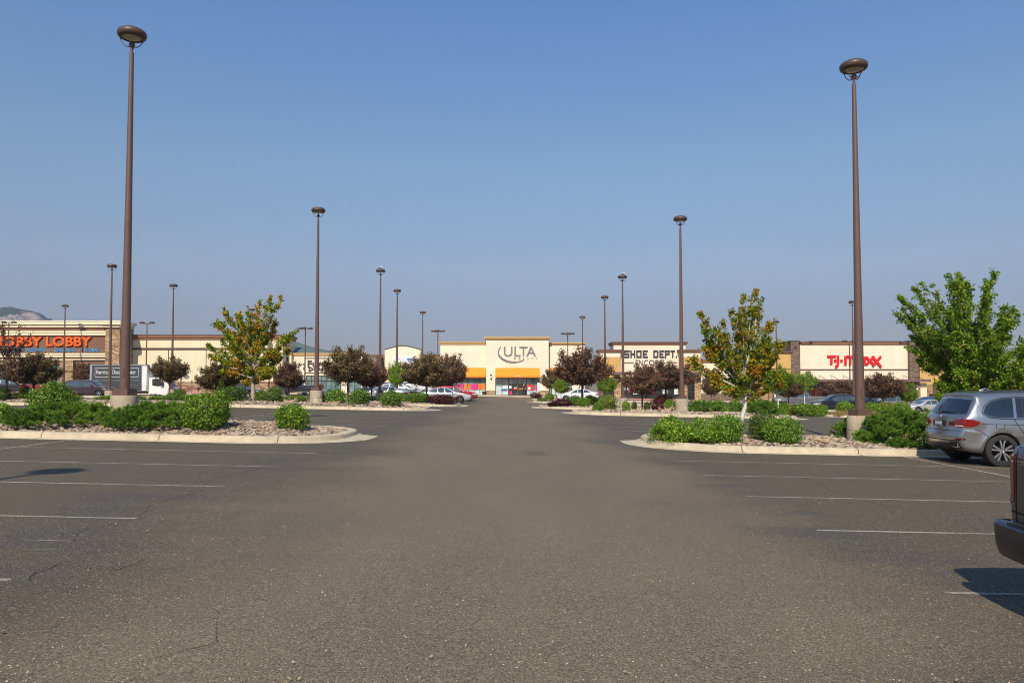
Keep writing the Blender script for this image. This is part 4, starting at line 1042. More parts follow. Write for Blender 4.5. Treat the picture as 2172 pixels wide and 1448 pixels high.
# near left island
bush(117, 812, 0, 92, 23.9, 'leaf_g', 'leafy upright bush behind the left end of the junipers', 5200, .075, 1, lump=.22, spiky=30, dome=1.7)
juniper(46, 246, 855, 21.7, 3.0, 'spreading juniper left of the nearest left lamp base', 2600, 2)
juniper(262, 415, 855, 21.6, 2.9, 'spreading juniper between the lamp base and a round bush', 2400, 3)
bush(441, 829, 0, 94, 21.0, 'leaf_b', 'big round green bush at right end of the left junipers', 7500, .06, 4, lump=.12, spiky=14)
bush(618, 855, 0, 72, 21.7, 'leaf_b', 'lone round green bush on the tip gravel of the left island', 4200, .055, 5, lump=.14)
bush(-6, 855, 0, 52, 23.4, 'leaf_b', 'green bush cut by the left edge on the near island', 2500, .06, 6)
# near right island
bush(1423, 882, 0, 92, 21.5, 'leaf_b', 'broad bright green bush at the tip of the right island', 5500, .06, 7, lump=.26, spiky=30, dr=1.1, dome=1.6)
bush(1482, 894, 0, 76, 21.1, 'leaf_b', 'lower bright green bush joined to the broad one at the island tip', 4200, .06, 8, lump=.26, spiky=24, dome=1.6)
bush(1540, 875, 0, 74, 21.2, 'leaf_g', 'dense rounded green bush just left of the white maple trunk', 5500, .052, 9, lump=.12)
bush(1619, 872, 0, 62, 22.0, 'leaf_d', 'tall dark bush right of the white maple trunk', 3600, .055, 10, lump=.16)
bush(1660, 882, 0, 72, 21.2, 'leaf_g', 'rounded green bush in front of the dark one by the driftwood', 4800, .052, 11, lump=.1)
juniper(1777, 1801, 890, 24.3, .8, 'small juniper tuft left of the nearest right lamp base', 420, 12)
juniper(1838, 2000, 872, 21.7, 2.4, 'thick juniper between right lamp base and grey car', 3400, 13)
# driftwood
def driftwood(px, Y, s, label, seed):
    x = X_(px, Y); t = thing('driftwood', label, 'driftwood', (x, Y, fz(x, Y)+.03), .2); rg = random.Random(seed); mb = MB()
    def j(p): return tuple(c+rg.gauss(0, .02)*s for c in p)
    def br(pts, rs): mb.tube([tuple(c*s for c in j(p)) for p in pts], [r*s for r in rs], 7)
    br([(-.42,0,.12),(-.25,.02,.1),(-.1,0,.05),(.05,0,.05),(.2,.03,.12),(.34,.02,.18),(.45,0,.15)], [.03,.05,.07,.08,.06,.05,.02])
    br([(-.3,0,.1),(-.36,.02,.2),(-.3,.03,.25)], [.045,.035,.012]); br([(-.1,0,.06),(-.2,-.08,.02),(-.28,-.12,.0)], [.05,.035,.015])
    br([(.05,0,.08),(-.02,.02,.18),(-.06,0,.26)], [.05,.03,.01]); br([(.25,.02,.14),(.28,0,.24),(.36,.02,.27)], [.045,.035,.015]); br([(.1,0,.05),(.12,-.1,.02),(.2,-.16,-.01)], [.05,.035,.012]); br([(.3,.02,.16),(.42,-.05,.06)], [.03,.01])
    mb.build('log', M['deadwood'], t, True)
    return t
driftwood(1746, 21.6, .82, 'gnarled driftwood lying on gravel left of the right lamp base', 1)
driftwood(1413, 44.2, 1.2, 'weathered stump roots on gravel left of second right lamp base', 2)
driftwood(617, 45.0, 1.0, 'pale stump lying on gravel left of the second left lamp base', 3)
driftwood(709, 44.2, .8, 'small root stump right of the second left lamp base', 4)
# farther bushes: (px, ytop, width px, Y, material, leaves, leaf size, label)
GB = None
FB = [
(495,818,52,45.4,'leaf_d','dark rounded bush on the second left island, left of the maple trunk'),
(583,819,33,45.6,'leaf_d','dark bush right of the left maple trunk'),
(715,823,38,44.9,'leaf_g','rounded bush right of the second left lamp base'),
(762,823,45,44.6,'leaf_g','rounded bush below the left lamp pole with bird, on its left'),
(829,826,44,44.2,'leaf_g','rounded bush just right of the bird lamp base, end of second island'),
(688,832,24,46.4,'leaf_bar','small red bush between lamp base and rounded bush'),
(555,826,26,46.6,'leaf_g','low green bush right behind the left maple trunk'),
(410,834,48,46.2,'leaf_b','low bright bush behind the big round bush'),
(372,830,38,45.8,'leaf_g','low green bush at foot of the small tree right of the truck'),
(336,838,40,45.6,'leaf_b','flat green bush behind the left juniper'),
(468,806,20,46.8,'leaf_d','narrow dark bush under the purple tree behind the maple'),
(42,829,50,45.6,'leaf_y','yellowish low bush on the far left island'),
(8,822,30,44.6,'leaf_d','round dark bush at the left photo edge on second island'),
(52,814,18,46.4,'leaf_d','small upright dark bush at foot of the left purple tree'),
(235,838,60,45.8,'leaf_b','flat green cover bush below the box truck'),
(290,840,40,45.6,'leaf_g','flat green bush below the truck cab'),
(150,836,50,46.2,'leaf_y','yellow green low bush behind the upright bush'),
(886,830,44,61.5,'leaf_g','green bush by the silver car on the third left island'),
(855,832,26,62.5,'leaf_g','smaller green bush left of the silver car'),
(903,836,18,62.0,'leaf_d','small dark bush in front of the silver car'),
(940,835,62,61.0,'leaf_bar','wide dark red bush in front of the silver car nose'),
(792,838,16,62.0,'leaf_g','small bush left of the bird lamp base, behind gravel'),
(990,845,10,79.0,'leaf_g','tiny green bush by the red car nose'),
(987,833,22,90.0,'leaf_bar','dark red bush by the left beauty store window'),
(1288,837,44,45.2,'leaf_y','yellow green round bush left of the right bird lamp base'),
(1268,851,24,44.2,'leaf_g','small green bush left foot of the yellow green one'),
(1328,849,18,44.2,'leaf_b','small green sprout bush at the right bird lamp base'),
(1394,847,27,45.6,'leaf_bar','dark red bush left of the stump roots'),
(1420,846,26,46.0,'leaf_g','green bush right of the dark red bush, left of lamp base'),
(1372,852,14,46.4,'leaf_d','tiny dark bush near the thin trunk before the shoe store'),
(1345,851,12,46.4,'leaf_d','tiny dark bush right of the bird lamp base'),
(1559,846,28,46.8,'leaf_g','small green bush behind the right juniper left of white trunk'),
(1608,845,74,46.0,'leaf_g','wide green bush right of the white trunk on the second island'),
(1652,848,36,46.6,'leaf_g','green bush at the right end of the second island'),
(1525,848,40,52.5,'leaf_g','low green bush behind the second right island'),
(1190,846,44,61.5,'leaf_bar','wide dark red bush at tip of the third right island'),
(1219,838,32,62.5,'leaf_g','green bush right of the wide red bush'),
(1239,842,27,61.2,'leaf_g','rounded green bush before the white car, second from red bush'),
(1255,838,32,65.0,'leaf_b','bright bush behind the rounded ones before the white car'),
(1166,833,20,79.5,'leaf_b','bright bush before the beauty store right pier'),
(1148,843,20,79.0,'leaf_b','low bright bush at tip of the fourth right island'),
(1137,832,24,90.5,'leaf_bar','dark red bush in front of the beauty store right windows'),
(1172,851,22,62.0,'leaf_bar','small dark red bush left end of the third right island'),
(1405,838,38,79.0,'leaf_bar','dark red bush in front of the shoe store doors'),
(1275,838,14,66.0,'leaf_p','dark twiggy bush right of the white car'),
(1703,855,60,52.6,'leaf_b','long green bush below the grey pickup truck'),
(1670,856,30,52.8,'leaf_y','yellow green bush left below the grey pickup'),
(1738,857,34,52.4,'leaf_b','green bush right below the grey pickup'),
(1793,850,40,52.2,'leaf_b','green bush just left of the nearest right pole, behind'),
(1848,852,40,52.4,'leaf_b','green bush just right of the nearest right pole, behind'),
(1878,851,34,52.8,'leaf_y','yellow green bush below the tan car'),
(1912,851,36,52.4,'leaf_b','green bush left of the white sedan front'),
(440,836,30,59.0,'leaf_d','dark low bush left behind the second island bushes'),
(628,838,50,59.5,'leaf_b','flat bright bush below the dark pickup'),
(600,840,20,59.2,'leaf_g','flat green bush below the pickup nose'),
(382,824,24,74.0,'leaf_d','small dark bush by the lamp base right of the truck'),
]
bprot = {}
for i, (px, yt, wpx, Y, m, lab) in enumerate(FB):
    key = (m, i % 2)
    if key not in bprot:
        t = thing('bush', 'x', 'bush'); link('foliage', bush_mesh(1, 1, 1, 2600, .075, M[m], 50+i, .2, 10 if i % 2 else 0), t); stems(t, 1, 1, i, None, 6); bprot[key] = t
    x = X_(px, Y); z = fz(x, Y); w = wpx*Y/F; h = max(.35, Z_(yt, Y)-z)
    place(('b',)+key, bprot[key], lab, 'bush', (x, Y, z-.03), i*1.7, (w, w, h), None)
def jfar(px0, px1, yt, Y, label, seed): return juniper(px0, px1, yt, Y, 2.2, label, 1100, seed)
jfar(1452, 1535, 849, 45.2, 'low juniper right of the second right lamp base', 21)
jfar(1585, 1655, 853, 44.6, 'low juniper below the wide bush right of the white trunk', 22)
# grass tufts at the edge of the second right strip and dry grass bed
def grass(name, x0, x1, y0, y1, n, hgt, mat, seed):
    rg = np.random.default_rng(seed); x = rg.uniform(x0, x1, n); y = rg.uniform(y0, y1, n); z = np.array([fz(a, b) for a, b in zip(x, y)])-.02
    h = hgt*rg.uniform(.4, 1.2, n); dx, dy = rg.normal(0, .3, n)*h, rg.normal(0, .3, n)*h; wv = .012+0*x
    a = rg.uniform(0, 3.14, n); ca, sa = np.cos(a)*wv, np.sin(a)*wv
    V = np.stack([np.stack([x-ca, y-sa, z], 1), np.stack([x+ca, y+sa, z], 1), np.stack([x+dx, y+dy, z+h], 1)], 1).reshape(-1, 3)
    struct(link(name, fastmesh(name, V, np.arange(3*n).reshape(-1, 3), M[mat], 3)), 'stuff')
grass('dry_grass', 21.8, 61, 50.8, 52.0, 26000, .4, 'drygrass', 5)
grass('dry_grass', 17.5, 25.5, 20.6, 24.6, 4000, .2, 'drygrass', 6)
# needle litter patches under the junipers
# ---------------------------------------------------------------- trees
def tree_parts(H, tips, trunk_r, trunk_h, rg, twig_n, twig_l, leaf_n, spread=.05, lean=(0,0)):
    """tips: end points of the limbs. Returns limb mesh builder and leaf points"""
    mb = MB(); LP = []; LD = []
    tp = [(0,0,-.15),(lean[0]*.3, lean[1]*.3, trunk_h*.5),(lean[0], lean[1], trunk_h)]
    top = max(t[2] for t in tips)
    lead = [(lean[0]*1.2, lean[1]*1.2, trunk_h+(top-trunk_h)*.35),(lean[0]*1.1+rg.normal(0,.06), lean[1]+rg.normal(0,.06), trunk_h+(top-trunk_h)*.75)]
    mb.tube(tp+lead, [trunk_r*1.15, trunk_r, trunk_r*.85, trunk_r*.55, trunk_r*.2], 9, False)
    for tip in tips:
        tip = np.array(tip, float)
        f = np.clip((tip[2]-trunk_h)/(top-trunk_h), 0, 1)*.55*rg.uniform(.6, 1)
        base = np.array([lean[0], lean[1], trunk_h+f*(top-trunk_h)*.8]); L_ = np.linalg.norm(tip-base)
        mid = base+(tip-base)*.5+np.array([0, 0, -.08*L_]) if tip[2] > base[2]+.3*L_ else base+(tip-base)*.5+np.array([0, 0, .1*L_])
        m = 9; ts = np.linspace(0, 1, m); pts = [(1-t)**2*base+2*t*(1-t)*mid+t*t*tip for t in ts]
        pts = [p+(rg.normal(0, .02*L_/2, 3) if 0 < i < m-1 else 0) for i, p in enumerate(pts)]
        mb.tube([tuple(p) for p in pts], [trunk_r*(.42*(1-t)+.05) for t in ts], 5, False)
        for k in range(twig_n):
            t = rg.uniform(.18, 1)**.8; i = min(m-2, int(t*(m-1))); p0 = pts[i]+(pts[i+1]-pts[i])*(t*(m-1)-i); ax = pts[i+1]-pts[i]; ax = ax/(np.linalg.norm(ax)+1e-6)
            tl = twig_l*L_*(1.15-t)*rg.uniform(.4, 1.1)+.08
            d = ax*.9+rg.normal(0, .75, 3); d[2] += .42; d /= np.linalg.norm(d); p1 = p0+d*tl
            if tl > .25: mb.tube([tuple(p0), tuple(p0+d*tl*.5+rg.normal(0, .02, 3)), tuple(p1)], [trunk_r*.12, trunk_r*.08, trunk_r*.04], 4, False)
            q = rg.uniform(.1, 1.08, leaf_n)[:, None]; LP.append(p0+d*tl*q+rg.normal(0, spread, (leaf_n, 3))); LD.append(np.tile(d*.3+np.array([0,0,.6]), (leaf_n, 1)))
        q = rg.uniform(.55, 1.02, leaf_n*2); ii = np.minimum(m-2, (q*(m-1)).astype(int)); pa = np.array(pts)
        LP.append(pa[ii]+(pa[ii+1]-pa[ii])*(q*(m-1)-ii)[:, None]+rg.normal(0, spread*.9, (leaf_n*2, 3))); LD.append(np.tile(np.array([0,0,.6]), (leaf_n*2, 1)))
    return mb, np.concatenate(LP), np.concatenate(LD)
def tree(name, label, loc, tips, trunk_r, trunk_h, leafmat_, barkmat, seed, twig_n=26, twig_l=.34, leaf_n=26, size=.1, spread=.07, lean=(0,0), dens=None):
    rg = np.random.default_rng(seed); t = thing(name, label, 'tree', loc)
    mb, P, D = tree_parts(0, tips, trunk_r, trunk_h, rg, twig_n, twig_l, leaf_n, spread, lean)
    mb.build('trunk', M[barkmat], t, True)
    V, Fc = leaves(P, D, size, rg, .75, .9); link('crown', fastmesh('crown', V, Fc, M[leafmat_]), t); return t
def pxtips(lst, px0, Y, zb, rg, dep):
    """limb ends measured on the photo, with real depth spread round the trunk"""
    out = []; x0 = X_(px0, Y)
    for (px, py) in lst:
        dy = rg.uniform(-dep, dep); x, z = XZ(px, py, Y); out.append((x-x0, dy, z-zb))
    return out
# left maple
Y = 46.3; rg = np.random.default_rng(4); x = X_(537, Y); z = fz(x, Y)
tl = [(583,625),(573,632),(560,650),(540,655),(548,636),(478,657),(492,668),(520,668),(447,675),(452,682),(468,700),(505,675),(440,733),(460,722),(437,748),(452,757),(470,770),(566,700),(640,703),(618,712),(604,722),(600,738),(590,760),(592,785),(575,800),(545,810),(520,812),(490,800),(475,790),(555,690),(530,690),(500,705),(572,680),(485,735),(590,745),(505,815),(560,770),(520,760),(540,740)]
tips = pxtips(tl, 537, Y, z, rg, 1.5)+pxtips([(537+rg.uniform(-55,55), rg.uniform(690,800)) for _ in range(12)], 537, Y, z, rg, 1.9)
tree('maple_tree', 'orange and green maple standing left of the furniture store', (x, Y, z), tips, .12, 1.25, 'leaf_or', 'bark', 5, 19, .22, 25, .135, .065)
# right maple
Y = 23.9; rg = np.random.default_rng(14); x = X_(1567, Y); z = fz(x, Y)
tl = [(1613,615),(1607,640),(1583,628),(1580,655),(1600,650),(1617,655),(1490,665),(1497,690),(1515,700),(1490,735),(1540,685),(1560,662),(1555,660),(1530,700),(1565,690),(1638,685),(1620,690),(1650,727),(1640,735),(1622,720),(1463,762),(1480,775),(1500,745),(1510,800),(1530,812),(1497,815),(1545,825),(1600,830),(1620,822),(1640,800),(1660,790),(1668,812),(1600,700),(1590,680),(1510,720),(1640,760),(1575,720),(1550,760),(1600,770),(1530,760),(1565,800),(1590,745)]
tips = pxtips(tl, 1567, Y, z, rg, .8)+pxtips([(1575+rg.uniform(-65,65), rg.uniform(700,815)) for _ in range(10)], 1567, Y, z, rg, 1.1)
tree('maple_tree', 'orange and green maple with white trunk on the near right island', (x, Y, z), tips, .075, .95, 'leaf_or', 'whitebark', 15, 16, .2, 21, .09, .045, lean=(.19, 0))
# big green tree
Y = 24.3; rg = np.random.default_rng(24); x = X_(2062, Y); z = fz(x, Y)
tl = [(2090,583),(2085,605),(2020,584),(2034,583),(2025,610),(1961,602),(1975,605),(1987,608),(2002,603),(1940,628),(1922,662),(1935,665),(1955,652),(1965,665),(2072,595),(2060,602),(2045,620),(2112,657),(2135,662),(2120,672),(2155,690),(2130,690),(2100,690),(2080,660),(1950,690),(1948,735),(1965,760),(1990,790),(1985,815),(2010,822),(2040,815),(2075,822),(2110,826),(2140,820),(2165,815),(2160,790),(2172,740),(2170,760),(2150,720),(2180,710),(2010,640),(1990,650),(2060,640),(1960,710),(2040,680),(2000,700)]
tips = pxtips(tl, 2062, Y, z, rg, 1.3)+pxtips([(2062+rg.uniform(-95,85), rg.uniform(680,815)) for _ in range(34)], 2062, Y, z, rg, 1.9)
tree('green_tree', 'full bright green tree behind the grey car', (x, Y, z), tips, .09, 1.0, 'leaf_gt', 'bark', 25, 34, .16, 27, .08, .045)
x = X_(2236, 24.6); rg = np.random.default_rng(27)
tips = [(rg.uniform(-1,1)*(1-abs(zz-2.4)/4), rg.uniform(-1,1), zz) for zz in rg.uniform(1.5, 3.8, 26)]+[(-1.0,0,3.4),(-.95,.1,2.9),(-1.05,0,2.4),(-.9,.1,1.9)]
tree('green_tree', 'green tree mostly outside the right edge, only its left twigs showing', (x, 24.6, fz(x, 24.6)), tips, .08, .9, 'leaf_gt', 'bark', 28, 16, .25, 20, .10, .07)
Y = 44.6; rg = np.random.default_rng(33); x = X_(14, Y); z = fz(x, Y)
tips = pxtips([(8,690),(40,692),(48,700),(22,700),(-20,715),(-8,700),(35,722),(20,735),(-30,745),(42,745),(0,760),(30,775),(-25,780),(50,780),(12,790),(-5,735),(30,800),(-12,800)], 14, Y, z, rg, 1.3)
tree('crab_apple_tree', 'sparse purple tree at the far left edge, over the first orange letters', (x, Y, z), tips, .07, 1.1, 'leaf_p', 'dbark', 34, 11, .22, 9, .13, .07)
# purple crab apples and small trees: two shapes of each kind, then copies
def crown_tips(rg, n, wide, h, th, zc=.61, zr=.38):
    out = []
    for i in range(n):
        a = rg.uniform(0, 6.28); e = rg.uniform(-.75, .92); r = math.sqrt(max(0, 1-abs(e)**2.4))*rg.uniform(.8, 1.08)
        out.append((math.cos(a)*r*wide, math.sin(a)*r*wide, th+(h-th)*(zc+zr*e*rg.uniform(.8, 1.05))))
    for i in range(11): a = rg.uniform(0, 6.28); q = rg.uniform(.1, .85); out.append((math.cos(a)*wide*q, math.sin(a)*wide*q, h*rg.uniform(.94, 1.12)*(1-.12*q)))
    return out
PT = {}
def ptree(kind, var):
    key = (kind, var)
    if key not in PT:
        rg = np.random.default_rng(100+var*7+len(kind)); lm = {'purple': 'leaf_p', 'bronze': 'leaf_pg', 'yellow': 'leaf_yt', 'green': 'leaf_gt'}[kind]
        nm = {'purple': 'crab_apple_tree', 'bronze': 'crab_apple_tree', 'yellow': 'young_tree', 'green': 'young_tree'}[kind]
        tips = crown_tips(rg, 48, 2.0, 4.2, 1.0) if var < 2 else crown_tips(rg, 44, 2.0, 4.2, 1.3, .72, .24)
        PT[key] = tree(nm, 'x', (0,0,0), tips, .09, 1.25, lm, 'dbark' if kind in ('purple', 'bronze') else 'whitebark', 200+var, 15, .42, 18, .125, .11)
    return key, PT[key]
TR = [  # px, ytop, width px, Y, kind, var, label
(72,750,112,46.8,'bronze',0,'bronze leaved tree in front of the orange store windows'),
(205,800,44,84,'purple',0,'small purple tree reflected beside the box truck, left of lamp base'),
(178,770,44,96,'purple',1,'thin purple tree between truck and stone pier'),
(360,756,80,58.5,'bronze',2,'bronze leaved tree over the cab of the white truck'),
(462,770,92,47.6,'bronze',0,'bronze leaved tree behind left side of the left maple'),
(612,768,70,60,'purple',1,'sparse purple tree behind the right side of the left maple'),
(738,736,106,60.5,'bronze',1,'large bronze leaved tree in front of the furniture sign'),
(788,765,72,63,'purple',0,'purple tree left of the bird lamp pole'),
(905,752,112,61.8,'bronze',0,'wide bronze leaved tree in front of the arched store'),
(958,752,68,78.5,'purple',1,'purple tree overlapping left orange awning'),
(843,768,40,79,'yellow',0,'small green tree below the white sign of the arched store'),
(940,785,52,80,'yellow',1,'small yellow green tree between two purple trees'),
(1170,783,44,90.3,'bronze',1,'open twiggy tree at the right end of the middle orange awning'),
(1235,740,120,62.5,'purple',0,'large purple tree covering the right wing of the beauty store'),
(1190,803,36,80.5,'yellow',0,'small orange green tree before beauty store right window'),
(1287,795,42,79.5,'yellow',1,'small yellow green tree at the left wing of the shoe store'),
(1362,774,84,46.2,'purple',1,'purple tree with thin pale trunk before the shoe store doors'),
(1412,768,128,79.5,'purple',0,'widest purple tree across the shoe store canopy'),
(1508,790,40,79,'purple',1,'small purple tree left behind the right maple'),
(1650,776,74,46.2,'yellow',2,'orange green young tree right of the right maple'),
(1672,800,62,75.8,'purple',0,'purple tree behind the grey pickup cab'),
(1706,787,50,75.5,'green',2,'bright green young tree left end of the purple canopy'),
(1778,808,74,90,'purple',1,'purple tree left of the nearest right pole under the canopy'),
(1872,792,92,75.5,'purple',0,'purple tree right of the nearest right pole under the canopy'),
(1925,812,38,76,'yellow',1,'small yellow green tree at the right end of the canopy'),
(2018,812,64,62,'yellow',0,'yellow green tree low behind the grey car roof'),
(2155,815,60,62,'purple',1,'purple tree just above the grey car at right edge'),
(2120,818,40,80,'green',1,'small green tree far behind the grey car roof'),
]
for i, (px, yt, wpx, Y, kind, var, lab) in enumerate(TR):
    key, pr = ptree(kind, var); x = X_(px, Y); z = fz(x, Y); H = Z_(yt, Y)-z; W = wpx*Y/F
    place(('t',)+key, pr, lab, 'tree', (x, Y, z), i*2.3, (W/3.9, W/3.9, H/4.45), 'crab apple trees in the parking lot' if kind in ('purple','bronze') else None)

# ---------------------------------------------------------------- vehicles
def chaikin(p, n=1, keep=None):
    for _ in range(n):
        q = []
        for i in range(len(p)):
            a, b = p[i], p[(i+1) % len(p)]
            q.append((a[0]*.75+b[0]*.25, a[1]*.75+b[1]*.25)); q.append((a[0]*.25+b[0]*.75, a[1]*.25+b[1]*.75))
        p = q
    return p
def shell(outline, W, belt, roofz, roofw, r_edge=.1, plan=.14, Lh=2.4, rings=10, spine=(-1.9, 1.9, .65), flare=None, mat=None, arches=(), ar=.38, smooth_n=2, crown=.03, xcut=None):
    """closed car body grown from its side outline: half width is a function of (x, z)"""
    ol = chaikin(outline, smooth_n); seg = []
    n = len(ol); A = np.array(ol); Bn = np.roll(A, -1, 0)
    def hw(x, z, d):
        b = W/2
        if z > belt: b -= (W/2-roofw/2)*((z-belt)/(roofz-belt))**1.15
        else: b -= .035*((belt-z)/.5 if z > belt-.25 else .5-.5*min(1, max(0, (z-.55)/.35)))
        if z < .4: b -= .10*((.4-z)/.25)
        e = max(0, (abs(x)-(Lh-.75))/.75); b -= plan*e**2.2
        if flare: 
            for ax in arches:
                q = math.hypot(x-ax, z-.37); b += flare*math.exp(-((q-ar-.03)/.07)**2)
        if d < r_edge: b -= r_edge*(1-math.sqrt(max(0, 1-(1-d/r_edge)**2)))
        return max(.02, b)
    def dist(p):
        ap = p-A; ab = Bn-A; t = np.clip((ap*ab).sum(1)/np.maximum((ab*ab).sum(1), 1e-9), 0, 1)
        return float(np.sqrt((((A+ab*t[:, None])-p)**2).sum(1)).min())
    ts = [0, .012, .03, .06, .11, .18, .28, .4, .55, .72, .9][:rings+1]
    V = []; 
    for t in ts:
        for (x, z) in ol:
            sx = min(max(x, spine[0]), spine[1]); px_, pz = x+(sx-x)*t, z+(spine[2]-z)*t
            V.append((px_, hw(px_, pz, dist(np.array([px_, pz])) if t > 0 else 0), pz))
    m = len(ts); fs = []
    for i in range(m-1):
        for k in range(n): k2 = (k+1) % n; fs.append((i*n+k, i*n+k2, (i+1)*n+k2, (i+1)*n+k))
    sp = len(V)
    for (x, z) in ol: sx = min(max(x, spine[0]), spine[1]); V.append((sx, hw(sx, spine[2], .5), spine[2]))
    for k in range(n): k2 = (k+1) % n; fs.append(((m-1)*n+k, (m-1)*n+k2, sp+k2, sp+k))
    nv = len(V); V2 = V+[(x, -y, z) for x, y, z in V]; fs2 = fs+[tuple(i+nv for i in f[::-1]) for f in fs]
    # bridge across the middle with a slight crown
    q = 8; idx = [[k for k in range(n)]]
    for j in range(1, q):
        u = 1-2*j/q; row = []
        for k in range(n):
            x, y, z = V[k]; cr = 1-u*u; bx = .10*cr*(1 if x > 0 else -1)*min(1, max(0, (abs(x)-(Lh-.9))/.6))
            bz = crown*cr if z > belt else 0
            row.append(len(V2)); V2.append((x+bx, y*u, z+bz))
        idx.append(row)
    idx.append([nv+k for k in range(n)])
    for j in range(q):
        for k in range(n): k2 = (k+1) % n; fs2.append((idx[j][k2], idx[j][k], idx[j+1][k], idx[j+1][k2]))
    me = bpy.data.meshes.new('body'); me.from_pydata(V2, [], fs2); bm = bmesh.new(); bm.from_mesh(me)
    bmesh.ops.remove_doubles(bm, verts=bm.verts, dist=1e-4); bmesh.ops.recalc_face_normals(bm, faces=bm.faces); bm.to_mesh(me)
    full = BVHTree.FromBMesh(bm); bm.free()
    o = bpy.data.objects.new('body', me); C.objects.link(o); me.materials.append(mat); me.materials.append(M['well'])
    cutters = []
    for ax in arches:
        for s in (-1, 1):
            c = MB(); c.lathe([(0, -.32), (ar, -.32), (ar, .5), (0, .5)], 32, (0,0,0), 'y'); cu = c.build('cut', M['well'])
            bmc = bmesh.new(); bmc.from_mesh(cu.data); bmesh.ops.remove_doubles(bmc, verts=bmc.verts, dist=1e-4); bmesh.ops.recalc_face_normals(bmc, faces=bmc.faces); bmc.to_mesh(cu.data); bmc.free()
            cu.location = (ax, s*(W/2-.02), .37); cu.scale = (1, s, 1); 
            if s < 0: cu.scale = (1, 1, 1); cu.rotation_euler = (0, 0, math.pi)
            mo = o.modifiers.new('b', 'BOOLEAN'); mo.object = cu; mo.operation = 'DIFFERENCE'; mo.solver = 'EXACT'; mo.material_mode = 'TRANSFER'; cutters.append(cu)
    dg = bpy.context.evaluated_depsgraph_get(); dg.update(); m2 = bpy.data.meshes.new_from_object(o.evaluated_get(dg)); bpy.data.objects.remove(o)
    for c in cutters: bpy.data.objects.remove(c)
    m2.name = 'body'; m2.polygons.foreach_set('use_smooth', [True]*len(m2.polygons)); m2.set_sharp_from_angle(angle=R(38))
    return m2, full
def patch(bvh, poly, axis, side, name, mat, parent, off=.006, cuts=3, thick=.012):
    """thin moulded piece following the body: poly is (x,z) for sides or (y,z) for ends"""
    bm = bmesh.new(); vs = [bm.verts.new((a, b, 0)) for a, b in poly]; f = bm.faces.new(vs)
    if len(poly) > 4: bmesh.ops.triangulate(bm, faces=[f])
    for _ in range(cuts):
        bmesh.ops.subdivide_edges(bm, edges=[e for e in bm.edges if e.calc_length() > .07], cuts=1, use_grid_fill=True)
        bmesh.ops.triangulate(bm, faces=[f for f in bm.faces if len(f.verts) > 4])
    bad = []
    nor = {}
    for v in bm.verts:
        a, b = v.co.x, v.co.y
        if axis == 'y': o, d = Vector((a, side*3, b)), Vector((0, -side, 0))
        elif axis == 'x': o, d = Vector((side*5, a, b)), Vector((-side, 0, 0))
        else: o, d = Vector((a, b, 4)), Vector((0, 0, -1))
        loc, nr, i, dd = bvh.ray_cast(o, d)
        if loc is None or abs(nr.dot(d)) < .22: bad.append(v); continue
        if nr.dot(d) > 0: nr = -nr
        v.co = loc+nr*off; nor[v] = nr
    if bad: bmesh.ops.delete(bm, geom=bad, context='VERTS')
    # skirt inwards gives it thickness
    bes = [e for e in bm.edges if len(e.link_faces) == 1]
    ret = bmesh.ops.extrude_edge_only(bm, edges=bes)
    axis_d = {'y': Vector((0, -side, 0)), 'x': Vector((-side, 0, 0)), 'z': Vector((0,0,-1))}[axis]
    for v in [g for g in ret['geom'] if isinstance(g, bmesh.types.BMVert)]: v.co += axis_d*(thick+off)
    bmesh.ops.recalc_face_normals(bm, faces=bm.faces)
    # make sure that outer faces point out
    s = sum(f.normal.dot(-axis_d) for f in bm.faces)
    if s < 0: bmesh.ops.reverse_faces(bm, faces=bm.faces)
    me = bpy.data.meshes.new(name); bm.to_mesh(me); bm.free(); me.materials.append(mat)
    me.polygons.foreach_set('use_smooth', [True]*len(me.polygons)); me.set_sharp_from_angle(angle=R(50))
    return link(name, me, parent)
def ribbon(bvh, pts, wdt, axis, side, name, mat, parent, off=.003):
    P = []
    for (a, b), (c, d) in zip(pts[:-1], pts[1:]):
        n = max(1, int(math.hypot(c-a, d-b)/.05))
        for i in range(n): P.append((a+(c-a)*i/n, b+(d-b)*i/n))
    P.append(pts[-1]); mb = MB(); V = []
    for i, (a, b) in enumerate(P):
        p, q = P[max(0, i-1)], P[min(len(P)-1, i+1)]; dx, dz = q[0]-p[0], q[1]-p[1]; l = math.hypot(dx, dz) or 1; nx, nz = -dz/l*wdt/2, dx/l*wdt/2
        for s in (1, -1):
            A_, B_ = a+nx*s, b+nz*s
            o, dr = (Vector((A_, side*3, B_)), Vector((0, -side, 0))) if axis == 'y' else ((Vector((side*5, A_, B_)), Vector((-side, 0, 0))) if axis == 'x' else (Vector((A_, B_, 4)), Vector((0,0,-1))))
            loc, nr, ii, dd = bvh.ray_cast(o, dr)
            if loc is None: loc = Vector(V[-2]) if len(V) > 1 else o*0; nr = Vector((0,0,1))
            if nr.dot(dr) > 0: nr = -nr
            V.append(tuple(loc+nr*off))
    mb.add(V, [(2*i, 2*i+1, 2*i+3, 2*i+2) for i in range(len(P)-1)]); return mb.build(name, mat, parent)
